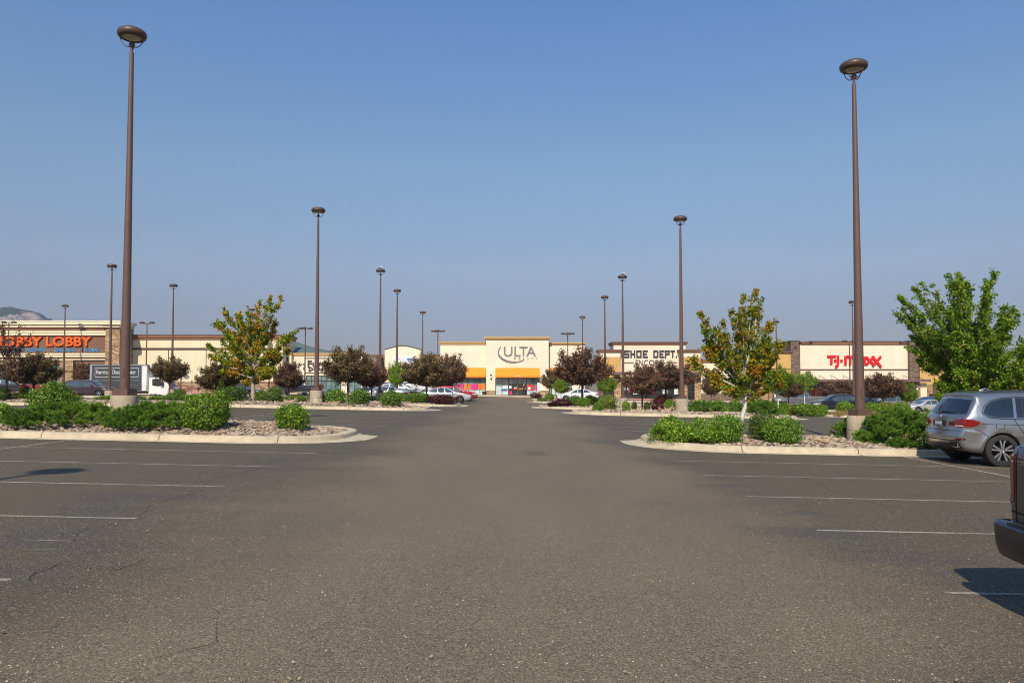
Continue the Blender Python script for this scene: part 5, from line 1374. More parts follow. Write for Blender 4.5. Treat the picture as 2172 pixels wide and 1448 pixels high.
def wheel(parent, x, y, r, side, w=.24, spokes=5, detail=False, rimm=None, rr=.66):
    """side +1: outer face towards +y"""
    mb = MB(); s = side
    pr = [(r*rr, -w/2), (r*.9, -w/2), (r*.98, -w*.42), (r, -w*.3), (r, w*.3), (r*.98, w*.42), (r*.9, w*.5), (r*(rr+.03), w*.5), (r*rr, w*.44)]
    mb.lathe(pr, 36 if detail else 20, (x, y, r), 'y')
    if detail:
        for k in range(60):
            a = 2*math.pi*k/60; 
            mb.tube([(x+r*.995*math.cos(a), y-w*.32, r+r*.995*math.sin(a)), (x+r*.995*math.cos(a+.04), y+w*.32, r+r*.995*math.sin(a+.04))], .006, 4)
    t = mb.build('wheel', M['tyre'], parent, True)
    mb = MB(); R0 = r*rr; yo = y+s*w*.40
    # barrel
    mb.lathe([(R0, -w*.45), (R0, w*.45), (R0*.93, w*.45), (R0*.9, w*.1), (R0*.9, -w*.45)], 32, (x, y, r), 'y')
    mb.lathe([(0, -.02), (R0*.9, -.02), (R0*.9, 0), (0, 0)], 24, (x, y-s*.03, r), 'y', mi=1)
    mb.lathe([(0, -.02), (R0*.18, -.02), (R0*.2, .0), (R0*.17, .02), (0, .022)], 20, (x, yo-s*.02, r), 'y')
    for k in range(spokes):
        a0 = 2*math.pi*(k+.25)/spokes
        for da in ((-.17, .17) if detail else (0,)):
            mb2 = []; wd = .018 if detail else R0*.13
            c0, c1 = R0*.12, R0*.95
            a1 = a0+da*1.25; p0 = (x+c0*math.cos(a0+da*.8), z0 := r+c0*math.sin(a0+da*.8)); p1 = (x+c1*math.cos(a1), r+c1*math.sin(a1))
            dx, dz = p1[0]-p0[0], p1[1]-p0[1]; l = math.hypot(dx, dz); nx, nz = -dz/l, dx/l
            ya, yb = sorted((yo-s*.045, yo+s*.012)); k0, k1 = wd*(.75 if detail else 1.25), wd*1.2
            mb.prism_y([(p0[0]+nx*k0, p0[1]+nz*k0), (p1[0]+nx*k1, p1[1]+nz*k1), (p1[0]-nx*k1, p1[1]-nz*k1), (p0[0]-nx*k0, p0[1]-nz*k0)], ya, yb)
    mb.build('rim', [rimm or M['rim'], M['well']], t, True)
    return t
SPEC = {
'suv': dict(out=[(-2.1,.24),(-2.25,.27),(-2.36,.45),(-2.4,.6),(-2.38,.82),(-2.33,1.05),(-2.22,1.22),(-2.05,1.5),(-1.95,1.63),(-1.5,1.68),(-.5,1.70),(.1,1.67),(.5,1.56),(.95,1.28),(1.2,1.13),(1.6,1.07),(2.1,.96),(2.32,.82),(2.38,.6),(2.36,.4),(2.2,.25),(0,.22)],
   W=1.88, belt=1.02, roofz=1.7, roofw=1.28, L=2.38, arch=(-1.4,1.42), wr=.355,
   side=[[(-1.98,1.16),(-1.75,1.50),(-1.2,1.54),(-1.13,1.07),(-1.9,1.08)],[(-1.06,1.07),(-1.11,1.55),(-.18,1.57),(-.14,1.05)],[(-.07,1.05),(-.11,1.57),(.14,1.53),(.5,1.36),(.86,1.08)]],
   rear=(1.12,1.5,.62,.5), front=(1.16,1.54,.68,.55), tail=(.84,1.08), headz=(.66,.84)),
'sedan': dict(out=[(-2.15,.24),(-2.3,.3),(-2.38,.5),(-2.4,.7),(-2.36,.9),(-2.25,.99),(-1.85,1.06),(-1.55,1.14),(-1.1,1.32),(-.75,1.42),(-.2,1.45),(.2,1.42),(.6,1.28),(1.0,1.08),(1.25,.98),(1.7,.9),(2.15,.8),(2.35,.68),(2.4,.5),(2.35,.32),(2.2,.22),(0,.2)],
   W=1.8, belt=.92, roofz=1.45, roofw=1.12, L=2.4, arch=(-1.36,1.42), wr=.325,
   side=[[(-1.45,1.06),(-1.0,1.28),(-.68,1.34),(-.62,.98),(-1.38,.99)],[(-.55,.98),(-.6,1.35),(-.02,1.37),(.02,.96)],[(.09,.96),(.05,1.36),(.3,1.30),(.6,1.15),(.88,.98)]],
   rear=(1.15,1.34,.6,.5), front=(1.02,1.30,.66,.54), tail=(.72,.9), headz=(.55,.72)),
'pickup': dict(out=[(-2.75,.45),(-2.85,.5),(-2.88,.75),(-2.84,1.3),(-2.8,1.33),(-2.0,1.33),(-.95,1.34),(-.9,1.4),(-.82,1.75),(-.6,1.86),(0,1.9),(.45,1.87),(.7,1.76),(1.15,1.38),(1.3,1.27),(1.8,1.22),(2.5,1.14),(2.72,1.0),(2.78,.7),(2.74,.42),(2.5,.35),(0,.38)],
   W=2.0, belt=1.2, roofz=1.9, roofw=1.42, L=2.8, arch=(-1.75,1.85), wr=.41,
   side=[[(-.74,1.3),(-.68,1.72),(.1,1.76),(.14,1.28)],[(.22,1.28),(.18,1.76),(.5,1.72),(.78,1.52),(1.02,1.3)]],
   rear=(1.42,1.7,.7,.6), front=(1.36,1.72,.78,.66), tail=(.85,1.25), headz=(.8,1.05)),
}
def make_car(kind, pm, glassm=None, dark_trim=True):
    S_ = SPEC[kind]; gm = glassm or M['carglass2']
    t = thing('parked_car' if kind != 'pickup' else 'pickup_truck', 'x', 'car')
    me, bvh = shell(S_['out'], S_['W'], S_['belt'], S_['roofz'], S_['roofw'], .09, .16, S_['L'], mat=pm, arches=S_['arch'], ar=S_['wr']+.06, flare=.02, spine=(-S_['L']+.55, S_['L']-.55, .62))
    me.name = 'body'; link('body', me, t)
    for s in (-1, 1):
        for poly in S_['side']: patch(bvh, poly, 'y', s, 'window', gm, t)
        a, b = S_['tail']; w = S_['W']/2
        patch(bvh, [(s*(w-.02),a),(s*(w-.02),b),(s*(w-.42),b-.02),(s*(w-.42),a+.03)], 'x', -1, 'tail_light', M['tail'], t)
        a, b = S_['headz']; patch(bvh, [(s*(w-.02),a+.04),(s*(w-.02),b),(s*(w-.5),b-.03),(s*(w-.5),a)], 'x', 1, 'headlight', M['headl'], t)
        L_ = S_['L']; patch(bvh, [(L_-.62,b+.0),(L_-.12,b-.04),(L_-.1,a+.04),(L_-.3,a+.05)], 'y', s, 'headlight_side', M['headl'], t, thick=.03)
        ta, tb = S_['tail']; patch(bvh, [(-L_+.38,tb-.02),(-L_+.1,tb),(-L_+.08,ta),(-L_+.3,ta+.06)], 'y', s, 'tail_light_side', M['tail'], t, thick=.03)
        fx = S_['side'][-1][-1][0]; bz = S_['side'][-1][-1][1]
        mb = MB(); y0 = s*(S_['W']/2-.03); mb.tube([(fx-.1,y0,bz+.05),(fx-.12,y0+s*.12,bz+.09),(fx-.1,y0+s*.24,bz+.1)], [.03,.085,.05], 8); mb.build('mirror', pm, t, True)
        for poly in S_['side'][:-1] if kind != 'pickup' else S_['side']:
            ribbon(bvh, [(poly[-1][0]+.0 if kind == 'pickup' else poly[-2][0], poly[-1][1]-.02), (poly[-1][0], .38)], .014, 'y', s, 'door_seam', M['well'], t)
        for poly in S_['side'][-2:]:
            xx = min(p[0] for p in poly)+.1; zz = S_['belt']-.1; mb = MB(); mb.tube([(xx,s*(S_['W']/2-.01),zz),(xx+.06,s*(S_['W']/2+.025),zz),(xx+.16,s*(S_['W']/2+.025),zz),(xx+.2,s*(S_['W']/2-.01),zz)], .012, 5); mb.build('door_handle', pm, t, True)
    z0, z1, w0, w1 = S_['rear']; patch(bvh, [(-w0,z0),(-w1,z1),(w1,z1),(w0,z0)], 'x', -1, 'rear_window', gm, t)
    z0, z1, w0, w1 = S_['front']; patch(bvh, [(-w0,z0),(-w1,z1),(w1,z1),(w0,z0)], 'x', 1, 'windscreen', gm, t)
    a, b = S_['headz']; patch(bvh, [(-.42,a-.12),(-.46,b-.04),(.46,b-.04),(.42,a-.12)], 'x', 1, 'grille', M['trim'], t)
    patch(bvh, [(-.55,a-.3),(-.6,a-.18),(.6,a-.18),(.55,a-.3)], 'x', 1, 'bumper_intake', M['trim'], t)
    patch(bvh, [(-.26,.62),(-.26,.76),(.26,.76),(.26,.62)], 'x', -1, 'number_plate', M['wp'], t)
    if kind == 'pickup':
        mb = MB(); mb.box(-2.98,-2.82,-.95,.95,.55,.75); mb.box(-2.3,-.5,.95,1.06,.4,.46); mb.box(-2.3,-.5,-1.06,-.95,.4,.46); mb.build('bumper', M['bchrome'], t)
        mb = MB(); mb.box(-2.78,-.98,-.84,.84,1.345,1.352); mb.build('bed_cover', M['trim'], t)
    for ax in S_['arch']:
        for s in (-1, 1): wheel(t, ax, s*(S_['W']/2-.14), S_['wr'], s, .22, 5 if kind != 'pickup' else 6)
    return t
PR = {}
def car(kind, px, Y, heading, col, label, metal=.4, z=None, cat=None, rz=0, s=1.0):
    """px: screen column of its middle"""
    x = X_(px, Y); zz = zg(x, Y) if z is None else z
    if kind not in PR: PR[kind] = make_car(kind, paint('car_paint', col, metal)); o = PR[kind]; root = o; first = True
    else: root = dup(PR[kind]); first = False
    if not first:
        pm = paint('car_paint', col, metal)
        old = PR[kind]
        for ch in root.children:
            if ch.name.split('.')[0] in ('body', 'mirror', 'door_handle'):
                ch.material_slots[0].link = 'OBJECT'; ch.material_slots[0].material = pm
    root.location = (x, Y, zz); root.rotation_euler = (0, 0, (0 if heading > 0 else math.pi)+rz); root.scale = (s, s, s)
    tag(root, label, cat or {'suv': 'car', 'sedan': 'car', 'pickup': 'pickup truck'}[kind])
    return root
car('suv', 190, 76, 1, (.055,.035,.045), 'dark plum coloured car parked in front of the box truck')
car('suv', 96, 88, 1, (.32,.03,.035), 'dark red car at the far left before the brown store', rz=.25)
car('suv', 30, 90, 1, (.03,.03,.035), 'black car at the far left edge by the store windows', rz=.2)
car('sedan', 512, 84, 1, (.02,.04,.075), 'dark blue car partly hidden behind the left maple')
car('pickup', 636, 93, -1, (.03,.036,.045), 'dark slate pickup truck in front of the furniture store')
car('sedan', 812, 70, -1, (.55,.57,.58), 'silver sedan left of the bird lamp base, half behind bushes', .6)
car('suv', 850, 86, 1, (.22,.25,.27), 'grey car between the two lamp poles near the arched store', .5)
car('suv', 800, 92, -1, (.02,.035,.09), 'dark blue car behind the silver sedan', .4)
car('pickup', 870, 95, 1, (.62,.62,.6), 'white pickup truck far behind the grey car', .1)
car('sedan', 944, 69.5, 1, (.60,.62,.66), 'shiny silver car behind the dark red bush', .6)
car('suv', 966, 78, 1, (.36,.006,.02), 'bright red car just behind the silver car', .3, s=.93)
car('sedan', 1225, 88, -1, (.8,.8,.8), 'white car behind the large purple tree', .05)
car('pickup', 1693, 84, -1, (.23,.23,.25), 'grey pickup truck right of the right maple', .5)
car('suv', 1780, 94, -1, (.62,.61,.58), 'white car behind the dark blue one near the red sign', .1)
car('suv', 1771, 77, -1, (.012,.016,.028), 'black blue car left of the nearest right pole', .3)
car('sedan', 1822, 80, -1, (.03,.045,.08), 'dark blue sedan directly behind the nearest right pole', .4)
car('suv', 1872, 88, -1, (.27,.265,.21), 'olive grey car right of the nearest right pole', .5)
car('sedan', 1913, 92, 1, (.05,.045,.05), 'dark sedan between olive grey car and blue car', .4, rz=.5)
car('suv', 1963, 88, -1, (.015,.06,.28), 'bright blue car behind the silver sedan', .4)
car('sedan', 1966, 79, -1, (.58,.58,.57), 'silver sedan left of the close grey car', .5)

# box truck
def truck():
    Y = 81.0; x0, x1 = X_(190, Y), X_(362, Y); zb = zg((x0+x1)/2, Y); L_ = x1-x0
    t = thing('box_truck', 'white cab delivery truck with dark grey box and white lettering', 'truck', ((x0+x1)/2, Y, zb))
    ox = (x0+x1)/2; H = Z_(773, Y)-zb
    def lx(px): return X_(px, Y)-ox
    def lz(py): return Z_(py, Y)-zb
    bx0, bx1, bz0, bz1 = lx(190.5), lx(313), lz(830), lz(773)
    mb = MB(); mb.box(bx0, bx1, 0, 2.3, bz0, bz1); mb.build('cargo_box', M['white'], t)
    mb = MB(); mb.box(lx(193.5), lx(300), -.012, 0, lz(828.5), lz(775.5)); pn = mb.build('side_panel', plain('dark_panel', (.055,.06,.065), .4), t)
    mb = MB()
    for a, b, c, d in ((201,293.5,780,780.7),(201,293.5,798.8,799.5)): mb.box(lx(a), lx(b), -.03, -.013, lz(d), lz(c))
    for a in (201, 293): mb.box(lx(a), lx(a+.6), -.03, -.0135, lz(799.5), lz(780))
    mb.build('sign_border', M['wp'], pn)
    def tx(s, a, b, c, d, fat=0):
        me = text_mesh(s, a, b, c, d, Y-.01, .015, fat); me.transform(Matrix.Translation((-ox, -Y, -zb))); me.materials.clear(); me.materials.append(M['wp']); link('lettering', me, pn)
    tx('Furniture Design Center', 205, 288.5, 784.5, 795.5, .004)
    for a, b, c in ((197,214,806),(216,238,806),(240,262,806),(264,280,806),(282,294,806),(272,281,816),(285,288,815.5),(290,293,816)):
        mb = MB(); mb.box(lx(a), lx(b), -.025, -.013, lz(c+1.3), lz(c)); mb.build('lettering_line', M['rim'], pn)
    mb = MB()
    for q in (190.2, 299.5, 311): mb.box(lx(q), lx(q+1.6), -.04, -.001, bz0, bz1)
    mb.box(bx0, bx1, -.045, -.001, bz1-.09, bz1+.02); mb.box(bx0, bx1, -.045, -.001, bz0-.02, bz0+.1); mb.build('box_rail', M['rim'], t)
    mb = MB(); mb.box(bx0+.1, lx(352), .4, .55, lz(834), bz0-.03); mb.box(bx0+.1, lx(352), 1.7, 1.85, lz(834), bz0-.03); mb.build('chassis', M['trim'], t)
    # cab from a side profile, widened
    pr = [(314,836),(314,803),(317,800.5),(340,800),(345,802),(355,815),(359.5,823),(361.5,828),(361.5,838.5),(354,839.5),(333,836)]
    cab = MB(); pts = [(lx(a), lz(b)) for a, b in pr]; cab.prism_y(pts[::-1], .12, 2.18); co = cab.build('cab', M['white'], t)
    bmm = bmesh.new(); bmm.from_mesh(co.data); bmesh.ops.bevel(bmm, geom=list(bmm.edges), offset=.05, segments=2, affect='EDGES', profile=.5); bmm.to_mesh(co.data); bmm.free()
    mb = MB(); mb.prism_y([(lx(a), lz(b)) for a, b in ((322,817),(322,803.5),(338,803.5),(343,811),(342,818.5),(331,818.5))][::-1], .095, .13); mb.build('window', M['carglass'], t)
    mb = MB(); a = (lx(346.2), lz(803.5)); b = (lx(357.6), lz(819)); mb.add([(a[0],.3,a[1]+.03),(a[0],2.0,a[1]+.03),(b[0]+.03,2.05,b[1]),(b[0]+.03,.25,b[1])], [(0,1,2,3)]); mb.build('windscreen', M['carglass2'], t)
    mb = MB(); mb.box(lx(360.9), lx(362.2), .3, .7, lz(832), lz(828)); mb.build('headlight', M['headl'], t); mb = MB(); mb.box(lx(360.9), lx(362.2), 1.6, 2.0, lz(832), lz(828)); mb.build('headlight', M['headl'], t)
    mb = MB(); mb.box(lx(361), lx(362.3), .72, 1.58, lz(831), lz(826)); mb.build('grille', M['trim'], t)
    mb = MB(); mb.box(lx(344), lx(346), -.12, .02, lz(818), lz(808)); mb.build('mirror', M['trim'], t)
    for yy, s in ((.25, -1), (2.05, 1)):
        for q in (222, 324):
            w_ = wheel(t, lx(q), yy, .40, s, .25, 6, rimm=M['white'])
    mb = MB(); mb.box(lx(313.2), lx(317), .2, 2.1, lz(834), lz(776)); 
    mb2 = MB(); mb2.box(bx1-.02, lx(318), .35, 1.95, lz(790), bz1); mb2.build('roof_fairing', M['white'], t)
    return t
truck()

# ---- near grey car (rear three quarter)
def near_suv():
    pm = paint('silver_grey_paint', (.36,.365,.365), .85, .24)
    t = thing('parked_car', 'grey metallic car seen from behind, parked close on the right', 'car')
    out = [(-2.02,.30),(-2.26,.33),(-2.40,.44),(-2.455,.60),(-2.445,.72),(-2.405,.80),(-2.385,.92),(-2.375,1.05),(-2.345,1.13),(-2.27,1.20),(-2.13,1.42),(-2.02,1.58),(-2.06,1.64),(-1.95,1.69),(-1.5,1.735),(-.8,1.76),(-.3,1.76),(.2,1.735),(.55,1.63),(1.0,1.38),(1.3,1.2),(1.7,1.15),(2.1,1.05),(2.32,.92),(2.42,.7),(2.44,.48),(2.3,.28),(0,.24)]
    W = 1.94; ar = .43
    me, bvh = shell(out, W, 1.08, 1.76, 1.30, .085, .13, 2.44, mat=pm, arches=(-1.53, 1.46), ar=ar, flare=.03, spine=(-1.85, 1.9, .72), crown=.035)
    link('body', me, t)
    gl = M['carglass']; BX = lambda y, z: bvh.ray_cast(Vector((-5, y, z)), Vector((1,0,0)))[0].x
    for s in (-1, 1):
        # glass house
        w1 = [(-1.93,1.24),(-1.86,1.38),(-1.70,1.50),(-1.45,1.575),(-1.18,1.60),(-1.27,1.15),(-1.55,1.14),(-1.80,1.16)]
        w2 = [(-1.20,1.15),(-1.11,1.605),(-.22,1.62),(-.20,1.13)]
        w3 = [(-.13,1.13),(-.15,1.62),(.1,1.60),(.5,1.42),(.85,1.15)]
        for p in (w1, w2, w3): patch(bvh, p, 'y', s, 'window', gl, t, .004)
        ribbon(bvh, [(-1.07,1.16),(-.98,1.60)], .03, 'y', s, 'window_divider', M['trim'], t, .009)
        loop = [(.88,1.13),(-.2,1.11),(-1.55,1.12),(-1.82,1.14),(-1.96,1.24),(-1.88,1.40),(-1.71,1.52),(-1.45,1.597),(-1.1,1.625),(-.2,1.64),(.12,1.62)]
        ribbon(bvh, loop, .018, 'y', s, 'window_trim', M['trim'], t, .008)
        mb = MB(); 
        pts = []
        for q in np.linspace(-1.75, .3, 14):
            loc, nr, i, d = bvh.ray_cast(Vector((q, s*.62, 4)), Vector((0,0,-1))); pts.append(tuple(loc+Vector((0,0,.02))))
        pts = [(pts[0][0]-.06, pts[0][1], pts[0][2]-.04)]+pts+[(pts[-1][0]+.06, pts[-1][1], pts[-1][2]-.04)]
        mb.tube(pts, .013, 6); mb.build('roof_rail', M['trim'], t, True)
        # lamps
        ys = s
        patch(bvh, [(ys*.87,.92),(ys*.87,1.085),(ys*.78,1.09),(ys*.60,1.06),(ys*.60,.90),(ys*.80,.88)], 'x', -1, 'tail_light', M['tail'], t, .012, 5)
        patch(bvh, [(-2.37,.91),(-2.36,1.085),(-2.20,1.085),(-2.02,1.03),(-2.08,.95),(-2.2,.91)], 'y', s, 'tail_light_side', M['tail'], t, .010, 4, .06)
        patch(bvh, [(ys*.575,.915),(ys*.575,1.035),(ys*.42,1.0),(ys*.40,.93)], 'x', -1, 'tail_light_inner', M['taildark'], t, .010, 4)
        patch(bvh, [(ys*.84,.915),(ys*.84,.938),(ys*.63,.93),(ys*.63,.908)], 'x', -1, 'lamp_strip', M['headl'], t, .018, 3)
        patch(bvh, [(ys*.86,.595),(ys*.86,.645),(ys*.66,.635),(ys*.66,.59)], 'x', -1, 'reflector', M['taildark'], t, .008, 3)
        # exhaust
        xe = BX(ys*.62, .45)-.012; mb = MB(); mb.box(xe,-2.20,ys*.62-.115,ys*.62+.115,.42,.432); mb.box(xe,-2.20,ys*.62-.115,ys*.62+.115,.513,.525); mb.box(xe,-2.20,ys*.62-.13,ys*.62-.112,.42,.525); mb.box(xe,-2.20,ys*.62+.112,ys*.62+.13,.42,.525)
        ex = mb.build('exhaust', M['bchrome'], t); mb = MB(); mb.box(xe+.012,-2.20,ys*.62-.11,ys*.62+.11,.433,.512); mb.build('exhaust_opening', M['well'], ex)
        # seams, fuel flap, handles, sill
        ribbon(bvh, [(-1.26,1.12),(-1.20,1.0),(-1.07,.82),(-.98,.66),(-.97,.38)], .012, 'y', s, 'door_seam', M['well'], t)
        ribbon(bvh, [(-.17,1.11),(-.15,.7),(-.14,.36)], .012, 'y', s, 'door_seam', M['well'], t)
        ribbon(bvh, [(.9,1.1),(.98,.8),(.93,.4)], .012, 'y', s, 'door_seam', M['well'], t)
        ribbon(bvh, [(-2.0,.99),(-1.2,.985),(-.3,.975),(.9,.95)], .010, 'y', s, 'crease_line', M['well'], t, .002)
        ribbon(bvh, [(-2.15,.86),(-1.98,.79),(-1.86,.70)], .011, 'y', s, 'bumper_seam', M['well'], t)
        for hx in (-1.05, -.02):
            mb = MB(); yy = s*(W/2-.02); mb.tube([(hx,yy,.935),(hx+.04,yy+s*.035,.938),(hx+.19,yy+s*.035,.94),(hx+.22,yy,.94)], [.012,.016,.016,.012], 8); mb.build('door_handle', M['bchrome'] if False else pm, t, True)
        mb = MB(); mb.tube([(.78,s*.93,1.17),(.76,s*1.03,1.2),(.78,s*1.14,1.21)], [.03,.1,.07], 10); mb.build('mirror', pm, t, True)
        # wheel arch lip
        for ax in (-1.53, 1.46):
            ribbon(bvh, [(ax+(ar+.022)*math.cos(R(a)), .37+(ar+.022)*math.sin(R(a))) for a in range(-8, 189, 7)], .035, 'y', s, 'arch_trim', pm, t, .010)
            wheel(t, ax, s*(W/2-.135), .378, s, .27, 5, True, rr=.70)
    ribbon(bvh, [(-1.68,.905),(-1.68,1.0)][::-1]+[(-1.68,.89),(-1.50,.885),(-1.49,.99)], .008, 'y', -1, 'fuel_flap_seam', M['well'], t)
    bx = lambda y, z: bvh.ray_cast(Vector((-5, y, z)), Vector((1,0,0)))[0].x
    # rear glass, spoiler, plate, badge, wiper, bumper inserts
    patch(bvh, [(-.80,1.21),(-.66,1.53),(-.3,1.555),(.3,1.555),(.66,1.53),(.80,1.21),(.3,1.185),(-.3,1.185)], 'x', -1, 'rear_window', gl, t, .006, 4)
    mb = MB(); wp_ = [(bx(q, 1.235+.03*abs(q+.2))-.03, q, 1.235+.03*abs(q+.2)) for q in (0, -.15, -.3, -.45)]; mb.tube(wp_, [.016,.012,.01,.006], 6); mb.tube([wp_[0], (wp_[0][0]+.05, 0, 1.24)], .02, 6); mb.build('wiper', M['trim'], t, True)
    patch(bvh, [(-.30,.895),(-.30,1.03),(.30,1.03),(.30,.895)], 'x', -1, 'plate_recess', M['trim'], t, .004, 3)
    px_ = bx(0, .96); mb = MB(); mb.box(px_-.02,px_-.006,-.155,.155,.905,1.02)
    pl = mb.build('number_plate', plain('plate', (.25,.3,.33), .4, var=.2, vs=14), t)
    mb = MB()
    for k in range(6): mb.box(px_-.0225,px_-.0202,-.12+.042*k,-.092+.042*k,.935,.99)
    mb.build('plate_characters', M['wp'], pl)
    mb = MB(); mb.lathe([(0,-.01),(.042,-.008),(.045,.01),(0,.012)], 20); bd = mb
    bdx = bx(0, 1.125); bd.v = [(bdx-z*1.0, x, 1.125+y) for x, y, z in bd.v]; bo = bd.build('badge', M['bchrome'], t, True)
    mb = MB(); mb.lathe([(0,.0),(.028,.0),(.028,.014),(0,.016)], 16); mb.v = [(bdx-z, x, 1.125+y) for x, y, z in mb.v]; mb.build('badge_centre', M['bluep'], bo)
    cu = bpy.data.curves.new('t', 'FONT'); cu.body = 'X5'; cu.extrude = .004; cu.size = .08; o = bpy.data.objects.new('t', cu); C.objects.link(o)
    dg = bpy.context.evaluated_depsgraph_get(); tm = bpy.data.meshes.new_from_object(o.evaluated_get(dg)); bpy.data.objects.remove(o)
    tm.transform(Matrix.Translation((bx(-.52, 1.1)-.006, -.52, 1.085)) @ Matrix(((0,0,-1,0),(-1,0,0,0),(0,1,0,0),(0,0,0,1)))); tm.materials.clear(); tm.materials.append(M['bchrome']); link('badge_lettering', tm, t)
    ribbon(bvh, [(-.88,.82),(-.4,.80),(.4,.80),(.88,.82)], .012, 'x', -1, 'tailgate_seam', M['well'], t)
    ribbon(bvh, [(-.80,.585),(.0,.575),(.80,.585)], .02, 'x', -1, 'bumper_line', M['well'], t, .004)
    patch(bvh, [(-.5,.34),(-.46,.50),(.46,.50),(.5,.34)], 'x', -1, 'diffuser', M['trim'], t, .006, 3)
    for s in (-1, 1): patch(bvh, [(s*.48,.39),(s*.48,.54),(s*.78,.55),(s*.80,.40)], 'x', -1, 'exhaust_surround', M['trim'], t, .004, 3)
    # antenna fin
    mb = MB(); mb.tube([(-1.52,0,1.765),(-1.45,0,1.785),(-1.38,0,1.81),(-1.3,0,1.79),(-1.2,0,1.765)][::-1], [.004,.018,.024,.022,.01], 8); mb.build('antenna_fin', pm, t, True)
    # underbody
    mb = MB(); mb.box(-1.9,1.9,-.7,.7,.2,.3); mb.tube([(-2.2,-.3,.33),(-2.2,.3,.33)], .09, 10); mb.tube([(-1.47,-.8,.37),(-1.47,.8,.37)], .05, 8); mb.build('underbody', M['well'], t)
    return t
o = near_suv(); X0 = 12.90; Y0 = 18.42; o.location = (X0, Y0, zg(X0, Y0)); o.rotation_euler = (0, R(1.2), R(-2.0)); 

# ---- pickup at the lower right, only the far rear corner is in frame
def near_pickup():
    pm = paint('charcoal_paint', (.028,.027,.034), .6, .25)
    t = thing('pickup_truck', 'dark charcoal pickup truck cut off by the right edge, close to the camera', 'pickup truck')
    me, bvh = shell([(-2.82,.60),(-2.86,.66),(-2.87,.80),(-2.86,1.22),(-2.83,1.315),(-2.76,1.335),(-2.0,1.335),(-.95,1.34),(-.9,1.4),(-.82,1.75),(-.6,1.86),(0,1.9),(.45,1.87),(.7,1.76),(1.15,1.38),(1.3,1.27),(1.8,1.22),(2.5,1.14),(2.72,1.0),(2.78,.7),(2.74,.42),(2.5,.35),(0,.40),(-1.3,.42),(-2.3,.58)],
        1.96, 1.2, 1.9, 1.42, .06, .06, 2.86, mat=pm, arches=(-1.75,1.85), ar=.48, flare=.02, spine=(-2.4, 2.2, .85), crown=.01)
    link('body', me, t)
    for s in (-1, 1):
        for p in ([(-.74,1.3),(-.68,1.72),(.1,1.76),(.14,1.28)],[(.22,1.28),(.18,1.76),(.5,1.72),(.78,1.52),(1.02,1.3)]): patch(bvh, p, 'y', s, 'window', M['carglass'], t)
        patch(bvh, [(-2.86,.86),(-2.84,1.22),(-2.76,1.2),(-2.76,.9)], 'y', s, 'tail_light_side', M['trim'], t, .008, 3, .05)
        ribbon(bvh, [(s*.80,.66),(s*.80,1.31)], .012, 'x', -1, 'tailgate_seam', M['well'], t)
        patch(bvh, [(s*.93,.88),(s*.93,1.24),(s*.835,1.25),(s*.835,.87)], 'x', -1, 'tail_light', M['taildark'], t, .006, 4)
        ribbon(bvh, [(s*.93,.80),(s*.4,.80),(0,.80)], .010, 'x', -1, 'crease_line', M['well'], t)
        ribbon(bvh, [(.18,1.26),(.2,.5)], .012, 'y', s, 'door_seam', M['well'], t)
        mb = MB(); mb.tube([(.98,s*.93,1.36),(.96,s*1.1,1.42),(.98,s*1.2,1.42)], [.03,.14,.1], 8); mb.build('mirror', M['trim'], t, True)
        for ax in (-1.75, 1.85): wheel(t, ax, s*.85, .41, s, .28, 6, True, rr=.55)
    patch(bvh, [(-.66,1.42),(-.6,1.7),(.6,1.7),(.66,1.42)], 'x', -1, 'rear_window', M['carglass'], t)
    # rear step bumper with wrapped ends
    pl = [(-.98,.0),(-1.0,.08),(-.985,.14),(-.9,.18),(-.4,.22),(0,.22),(.4,.22),(.9,.18),(.985,.14),(1.0,.08),(.98,.0)]   # y, how far behind the body
    mb = MB(); V = []
    prof = [(0,.69),(.8,.70),(.97,.68),(1.0,.62),(.97,.52),(.82,.44),(.4,.40),(0,.40)]
    for (y, d) in pl:
        for k, (q, z) in enumerate(prof): V.append((-2.80-d*q*(1), y*(1-.05*max(0,(.6-z))*2), z+(.015 if abs(y) > .6 else 0)))
    n = len(prof); fs = [(i*n+k, i*n+k+1, (i+1)*n+k+1, (i+1)*n+k) for i in range(len(pl)-1) for k in range(n-1)]
    mb.add(V, [f[::-1] for f in fs]); bmp = mb.build('bumper', plain('dark_bumper', (.014,.014,.018), .38, .3, coat=.3), t, True)
    for s in (-1, 1):
        mb = MB(); mb.box(-2.955,-2.88,min(s*.45,s*.8),max(s*.45,s*.8),.70,.722); mb.build('step_pad', M['trim'], bmp)
    mb = MB(); mb.tube([(-2.9,0,.5),(-3.0,0,.48)], .03, 8); mb.build('tow_hitch', M['trim'], t)
    mb = MB(); mb.tube([(-2.875,-.12,1.2),(-2.9,-.1,1.2),(-2.9,.1,1.2),(-2.875,.12,1.2)], .014, 6); mb.build('tailgate_handle', M['trim'], t)
    mb = MB(); mb.box(-2.74,-1.0,-.85,.85,1.337,1.345); mb.build('bed_cover', M['trim'], t)
    return t
o = near_pickup(); o.location = (3.96+2.86, 6.12-.98, zg(4.2, 5.5)-.02)

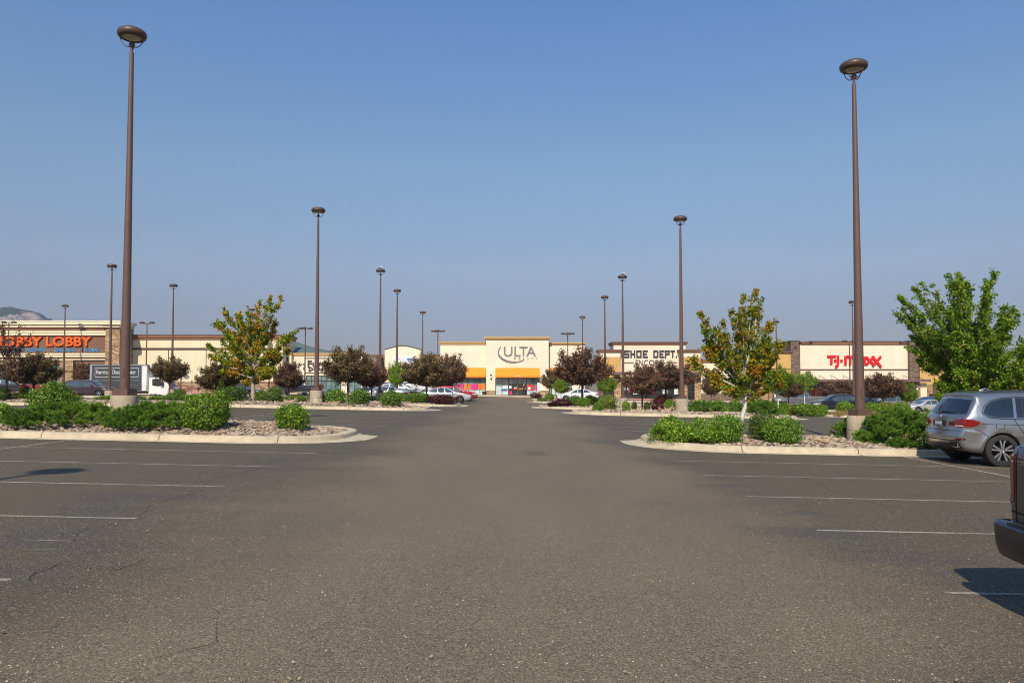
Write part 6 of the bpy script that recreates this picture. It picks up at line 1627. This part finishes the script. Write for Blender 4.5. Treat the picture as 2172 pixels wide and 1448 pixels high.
# ---------------------------------------------------------------- far hill
def hillmat():
    m, N, L, P = newmat('rocky_hill'); co = coords(N, L)
    g = N.new('ShaderNodeNewGeometry'); s = N.new('ShaderNodeSeparateXYZ'); L.new(co, s.inputs[0])
    n1 = noise(N, L, coords(N, L, (.006,.006,.012)), 1, 6, .65); n2 = noise(N, L, coords(N, L, (.03,.03,.012)), 1, 5, .7)
    rockc = ramp(N, L, n2, [(.35, (.10,.08,.07)), (.6, (.42,.33,.27))])
    h = mth(N, L, 'DIVIDE', mth(N, L, 'ADD', s.outputs[2], mth(N, L, 'MULTIPLY', n1, 90)), 1)
    sl = N.new('ShaderNodeSeparateXYZ'); L.new(g.outputs['Normal'], sl.inputs[0])
    top = ramp(N, L, mth(N, L, 'SUBTRACT', mth(N, L, 'MULTIPLY', n1, 1.6), mth(N, L, 'MULTIPLY', n2, .5)), [(.5, (0,0,0)), (.56, (1,1,1))])
    f = mth(N, L, 'MULTIPLY', mth(N, L, 'LESS_THAN', mth(N, L, 'ADD', s.outputs[2], mth(N, L, 'MULTIPLY', n1, 60)), 246.0), mth(N, L, 'SUBTRACT', 1.0, top, True), True)
    c = mixc(N, L, f, (.02,.035,.025), rockc)
    L.new(c, P.inputs['Base Color']); P.inputs['Roughness'].default_value = 1
    return m
def hill(name, prof, Y, depth, seed, mat):
    rg = np.random.default_rng(seed); pts = [XZ(a, b, Y) for a, b in prof]; xs = np.linspace(pts[0][0], pts[-1][0], 130); zs = np.interp(xs, [p[0] for p in pts], [p[1] for p in pts])
    ys = np.linspace(-1, 1, 34); V = []
    ph = rg.uniform(0, 6, 8)
    for j, y in enumerate(ys):
        for i, x in enumerate(xs):
            f = max(0, 1-abs(y)**1.7); nz = sum(math.sin(x*.011*(k+1)+ph[k]+y*2.3*(k+1))/(k+1.5) for k in range(6))
            V.append((x, Y+y*depth+nz*18, (zs[i]-3)*f+3-6+nz*6*f*(1-f)*4+rg.normal(0, 3.2)*f))
    nx = len(xs); fs = [(j*nx+i, j*nx+i+1, (j+1)*nx+i+1, (j+1)*nx+i) for j in range(len(ys)-1) for i in range(nx-1)]
    mb = MB(); mb.add(V, fs); o = struct(mb.build(name, mat, smooth=False)); return o
hill('hill', [(-420,700),(-300,672),(-160,655),(-60,651),(0,652),(20,650),(45,651),(62,657),(80,664),(93,672),(99,682),(110,700),(150,760),(230,800),(320,813)], 2300, 420, 3, hillmat())
hill('far_hill', [(1900,811),(2050,800),(2120,793),(2160,789),(2230,786),(2400,780),(2600,790)], 3200, 300, 9, plain('far_hill_green', (.05,.07,.04), 1, var=.3, vs=.01))
# a row of distant shelter trees behind the lot on the right
# haze: one even box of air round everything
hz = MB(); hz.box(-3400, 3400, -300, 3550, -9, 300)
ho = hz.build('haze', M['well']); ho.data.materials.clear()
hm = bpy.data.materials.new('haze'); hm.use_nodes = True; n_ = hm.node_tree.nodes; n_.remove(n_['Principled BSDF'])
pv_ = n_.new('ShaderNodeVolumePrincipled'); pv_.inputs['Color'].default_value = (.75,.83,1,1); pv_.inputs['Density'].default_value = HAZE; pv_.inputs['Anisotropy'].default_value = .2
hm.node_tree.links.new(pv_.outputs[0], n_['Material Output'].inputs['Volume']); ho.data.materials.append(hm); struct(ho, 'stuff')
